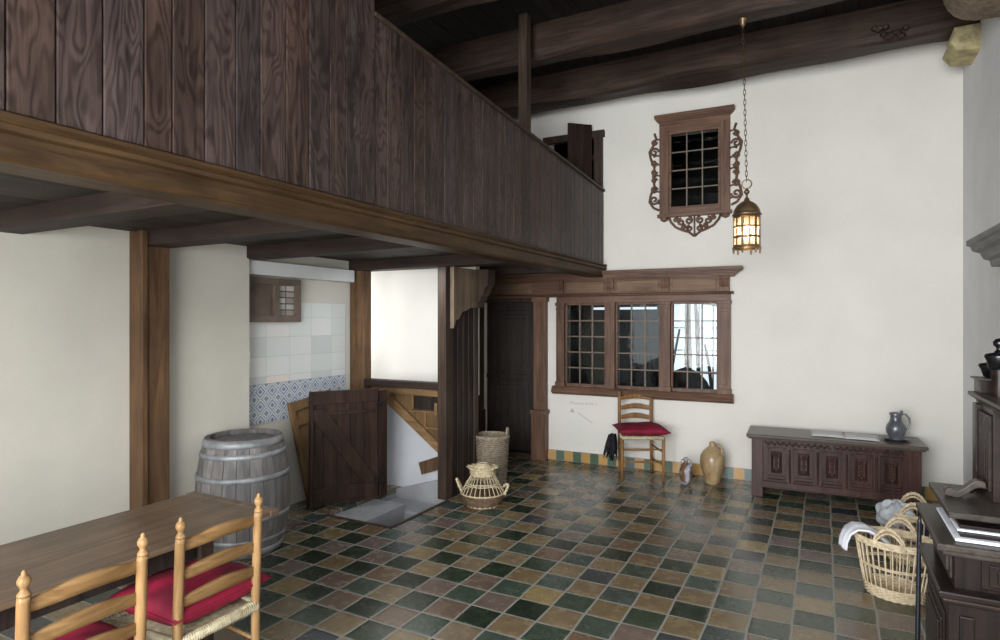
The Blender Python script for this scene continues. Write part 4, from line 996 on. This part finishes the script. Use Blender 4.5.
b = MB(); b.lathe([(0.022, 0.507), (0.030, 0.512), (0.038, 0.535), (0.046, 0.552), (0.044, 0.560), (0.020, 0.566), (0, 0.567)], (0.195, 0.48, 0), 24); b.build('bowl_finial', 'black', t)
pr = []
for k in range(17): pr += [(0.019, 0.44+k*0.0068), (0.028, 0.4434+k*0.0068)]
MB().lathe(pr, (0.190, 0.36, 0), 20).build('screw', 'cabx', t)
pr = []
for k in range(24): pr += [(0.018, 0.10+k*0.0125), (0.025, 0.106+k*0.0125)]
MB().lathe(pr, (0.215, 0.33, 0), 20).build('screw', 'post', t)
b = MB(); b.lathe([(r_*0.92, z_-0.022) for r_, z_ in ((0.024, 0.565), (0.036, 0.575), (0.043, 0.60), (0.050, 0.615), (0.047, 0.624), (0.020, 0.630), (0.011, 0.640), (0.012, 0.648), (0.020, 0.655), (0.022, 0.668), (0.014, 0.678), (0, 0.682))], (0.190, 0.36, 0), 24); b.build('urn_finial', 'black', t)
# brass oil lamp beside the press screw
b = MB(); b.tube([(0.10, 0.33, 0.135), (0.16, 0.335, 0.11)], [0.006, 0.007], 8); b.lathe([(0.01, 0.10), (0.02, 0.11), (0.008, 0.13), (0, 0.13)], (0.1, 0.33, 0.0), 10); b.build('turning_bar', 'cab', t)

# iron rod and black pot beside the cabinet
b = MB(); b.tube([(0.335, 2.985, 0.0), (0.338, 2.98, 0.45), (0.343, 2.975, 0.86), (0.344, 2.97, 0.885)], [0.009, 0.009, 0.008, 0.005], 10)
tag(b.build('iron_rod', 'iron'), 'thin blue-grey iron rod leaning upright against the left side of the cabinet', 'rod')
t = thing('iron_pot', 'small round black iron pot on the floor behind the iron rod', 'pot', (0.465, 3.42, 0))
MB().lathe([(0.035, 0.0), (0.04, 0.01), (0.068, 0.04), (0.076, 0.08), (0.070, 0.115), (0.045, 0.15), (0.030, 0.165), (0.030, 0.19), (0.042, 0.205), (0.036, 0.21), (0, 0.205)], n=28).build('body', 'black', t)
MB().tube([(-0.034, 0, 0.20), (-0.03, 0, 0.25), (0, 0, 0.275), (0.03, 0, 0.25), (0.034, 0, 0.20)], 0.004, 6).build('handle', 'iron', t)

# ------------------------------------------------------------------ hanging lantern
t = thing('hanging_lantern', 'round brass lantern with amber panes lit and hanging on a long chain', 'lantern', (-0.545, 5.25, 2.23))
ztop = 4.115-2.23
b = MB(); b.lathe([(0.006, ztop-0.075), (0.012, ztop-0.07), (0.022, ztop-0.05), (0.03, ztop-0.02), (0.042, ztop-0.006), (0.042, ztop)], (-0.03, 0, 0), 20); b.build('ceiling_rose', 'brass', t)
b = MB(); z = 0.60; k = 0; lk = 0.052
zz0, zz1 = 0.585, ztop-0.07
n = int((zz1-zz0)/0.040)
for k in range(n+1):
    zc = zz0+(zz1-zz0)*k/n; xo = -0.03*(zc-0.5)/(ztop-0.5)
    pts = []
    for i in range(12):
        a = 2*PI*i/12; u, w = 0.0085*math.cos(a), 0.027*math.sin(a); pts.append((xo+(u if k % 2 else 0), (0 if k % 2 else u), zc+w))
    b.tube(pts, 0.0026, 5, closed=True)
b.build('chain', 'chain', t)
b = MB(); b.tube([(0.036*math.cos(2*PI*i/24), 0.0, 0.541+0.036*math.sin(2*PI*i/24)) for i in range(24)], 0.005, 8, closed=True); b.build('hanging_ring', 'brass', t)
b = MB(); b.lathe([(0, 0.455), (0.010, 0.458), (0.020, 0.472), (0.021, 0.484), (0.012, 0.498), (0.006, 0.505), (0, 0.506)], n=18); b.lathe([(0.007, 0.435), (0.010, 0.445), (0.006, 0.458)], n=14); b.build('ball', 'brass', t)
b = MB(); b.lathe([(0.104, 0.285), (0.112, 0.29), (0.112, 0.300), (0.103, 0.306), (0.100, 0.325), (0.092, 0.345), (0.072, 0.375), (0.045, 0.395), (0.022, 0.408), (0.018, 0.425), (0.008, 0.438), (0, 0.44)], n=32); b.lathe([(0.100, 0.27), (0.103, 0.285), (0.096, 0.285)], n=32, cap=False); b.build('domed_cap', 'brass', t)
b = MB(); r = 0.100
for k in range(6):
    a = 2*PI*k/6+0.3; Mx = Matrix.Rotation(a, 4, 'Z'); o_ = b.X; b.X = Mx; b.box((r-0.004, -0.009, 0.03), (r+0.004, 0.009, 0.28)); b.X = o_
for z in (0.035, 0.105, 0.130-0.02, 0.19, 0.265): b.lathe([(r-0.003, z), (r+0.004, z), (r+0.004, z+0.014), (r-0.003, z+0.014)], n=36, cap=False)
for k in range(6):
    a = 2*PI*(k+0.5)/6+0.3; b.X = Matrix.Rotation(a, 4, 'Z')
    for z in (0.05, 0.125, 0.205): b.box((r-0.006, -0.005, z), (r+0.002, 0.005, z+0.06))
    b.X = Matrix.Identity(4)
b.build('cage', 'brass', t)
MB().lathe([(r-0.006, 0.04), (r-0.006, 0.27)], n=36, cap=False).build('panes', 'horn', t)
b = MB(); b.lathe([(0.108, 0.02), (0.110, 0.028), (0.106, 0.038), (0.09, 0.034)], n=32, cap=False)
for k in range(6):
    a = 2*PI*k/6+0.3; b.lathe([(0, -0.02), (0.006, -0.015), (0.008, 0.0), (0.010, 0.02), (0.004, 0.03)], (0.1*math.cos(a), 0.1*math.sin(a), 0), 10)
b.build('base_ring', 'brass', t)
MB().lathe([(0, 0.12), (0.014, 0.128), (0.022, 0.15), (0.020, 0.17), (0.012, 0.195), (0.011, 0.21), (0, 0.21)], n=18).build('bulb', 'bulb', t)
MB().lathe([(0.012, 0.205), (0.014, 0.215), (0.014, 0.26), (0, 0.26)], n=14).build('lamp_holder', 'brass', t)

# ------------------------------------------------------------------ light
def light(name, kind, loc, energy, color=(1, 1, 1), size=None, target=None, sizey=None):
    l = bpy.data.lights.new(name, kind); l.energy = energy; l.color = color
    if kind == 'AREA':
        l.size = size
        if sizey: l.shape = 'RECTANGLE'; l.size_y = sizey
    elif kind == 'POINT': l.shadow_soft_size = size or 0.02
    o = bpy.data.objects.new(name, l); COL.objects.link(o); o.location = loc
    if target is not None: o.rotation_euler = (Vector(target)-Vector(loc)).to_track_quat('-Z', 'Y').to_euler()
    return o
light('front_window_daylight', 'AREA', (-0.9, -2.1, 2.0), 570, (0.97, 0.985, 1.0), 3.2, (-0.1, 6.8, 0.9), 3.0)
light('gallery_side_window_daylight', 'AREA', (-3.2, -2.1, 1.3), 22, (0.86, 0.93, 1.0), 1.2, (-3.2, 6.0, 0.9), 1.5)
light('stairwell_window_daylight', 'AREA', (-4.95, 5.15, 1.7), 11.5, (1.0, 0.985, 0.96), 0.3, (-3.3, 5.42, 1.6), 1.0)
light('stair_foot_fill', 'AREA', (-3.35, 4.4, 2.1), 9.0, (0.9, 0.94, 1.0), 0.5, (-3.5, 4.95, 0.3), 0.4)  # added fill lamp that brightens the cellar pit; no source stands here
light('lantern_glow', 'POINT', (-0.525, 5.205, 2.37), 1.7, (1.0, 0.84, 0.62), 0.012)
w = bpy.data.worlds.new('overcast daylight'); S.world = w; w.use_nodes = True
bg = w.node_tree.nodes['Background']; bg.inputs[0].default_value = (0.90, 0.94, 1.0, 1); bg.inputs[1].default_value = 0.65

# ------------------------------------------------------------------ camera
cam = bpy.data.cameras.new('camera'); co = bpy.data.objects.new('camera', cam); COL.objects.link(co); S.camera = co
cam.sensor_width = 36; cam.lens = 609.03/1000*36; cam.clip_start = 0.05
co.location = (0, 0, 1.68); co.rotation_euler = (R(90), 0, R(27.983))
S.view_settings.view_transform = 'Standard'; S.view_settings.look = 'None'; S.view_settings.gamma = 1; S.view_settings.exposure = 0; S.view_settings.use_curve_mapping = False
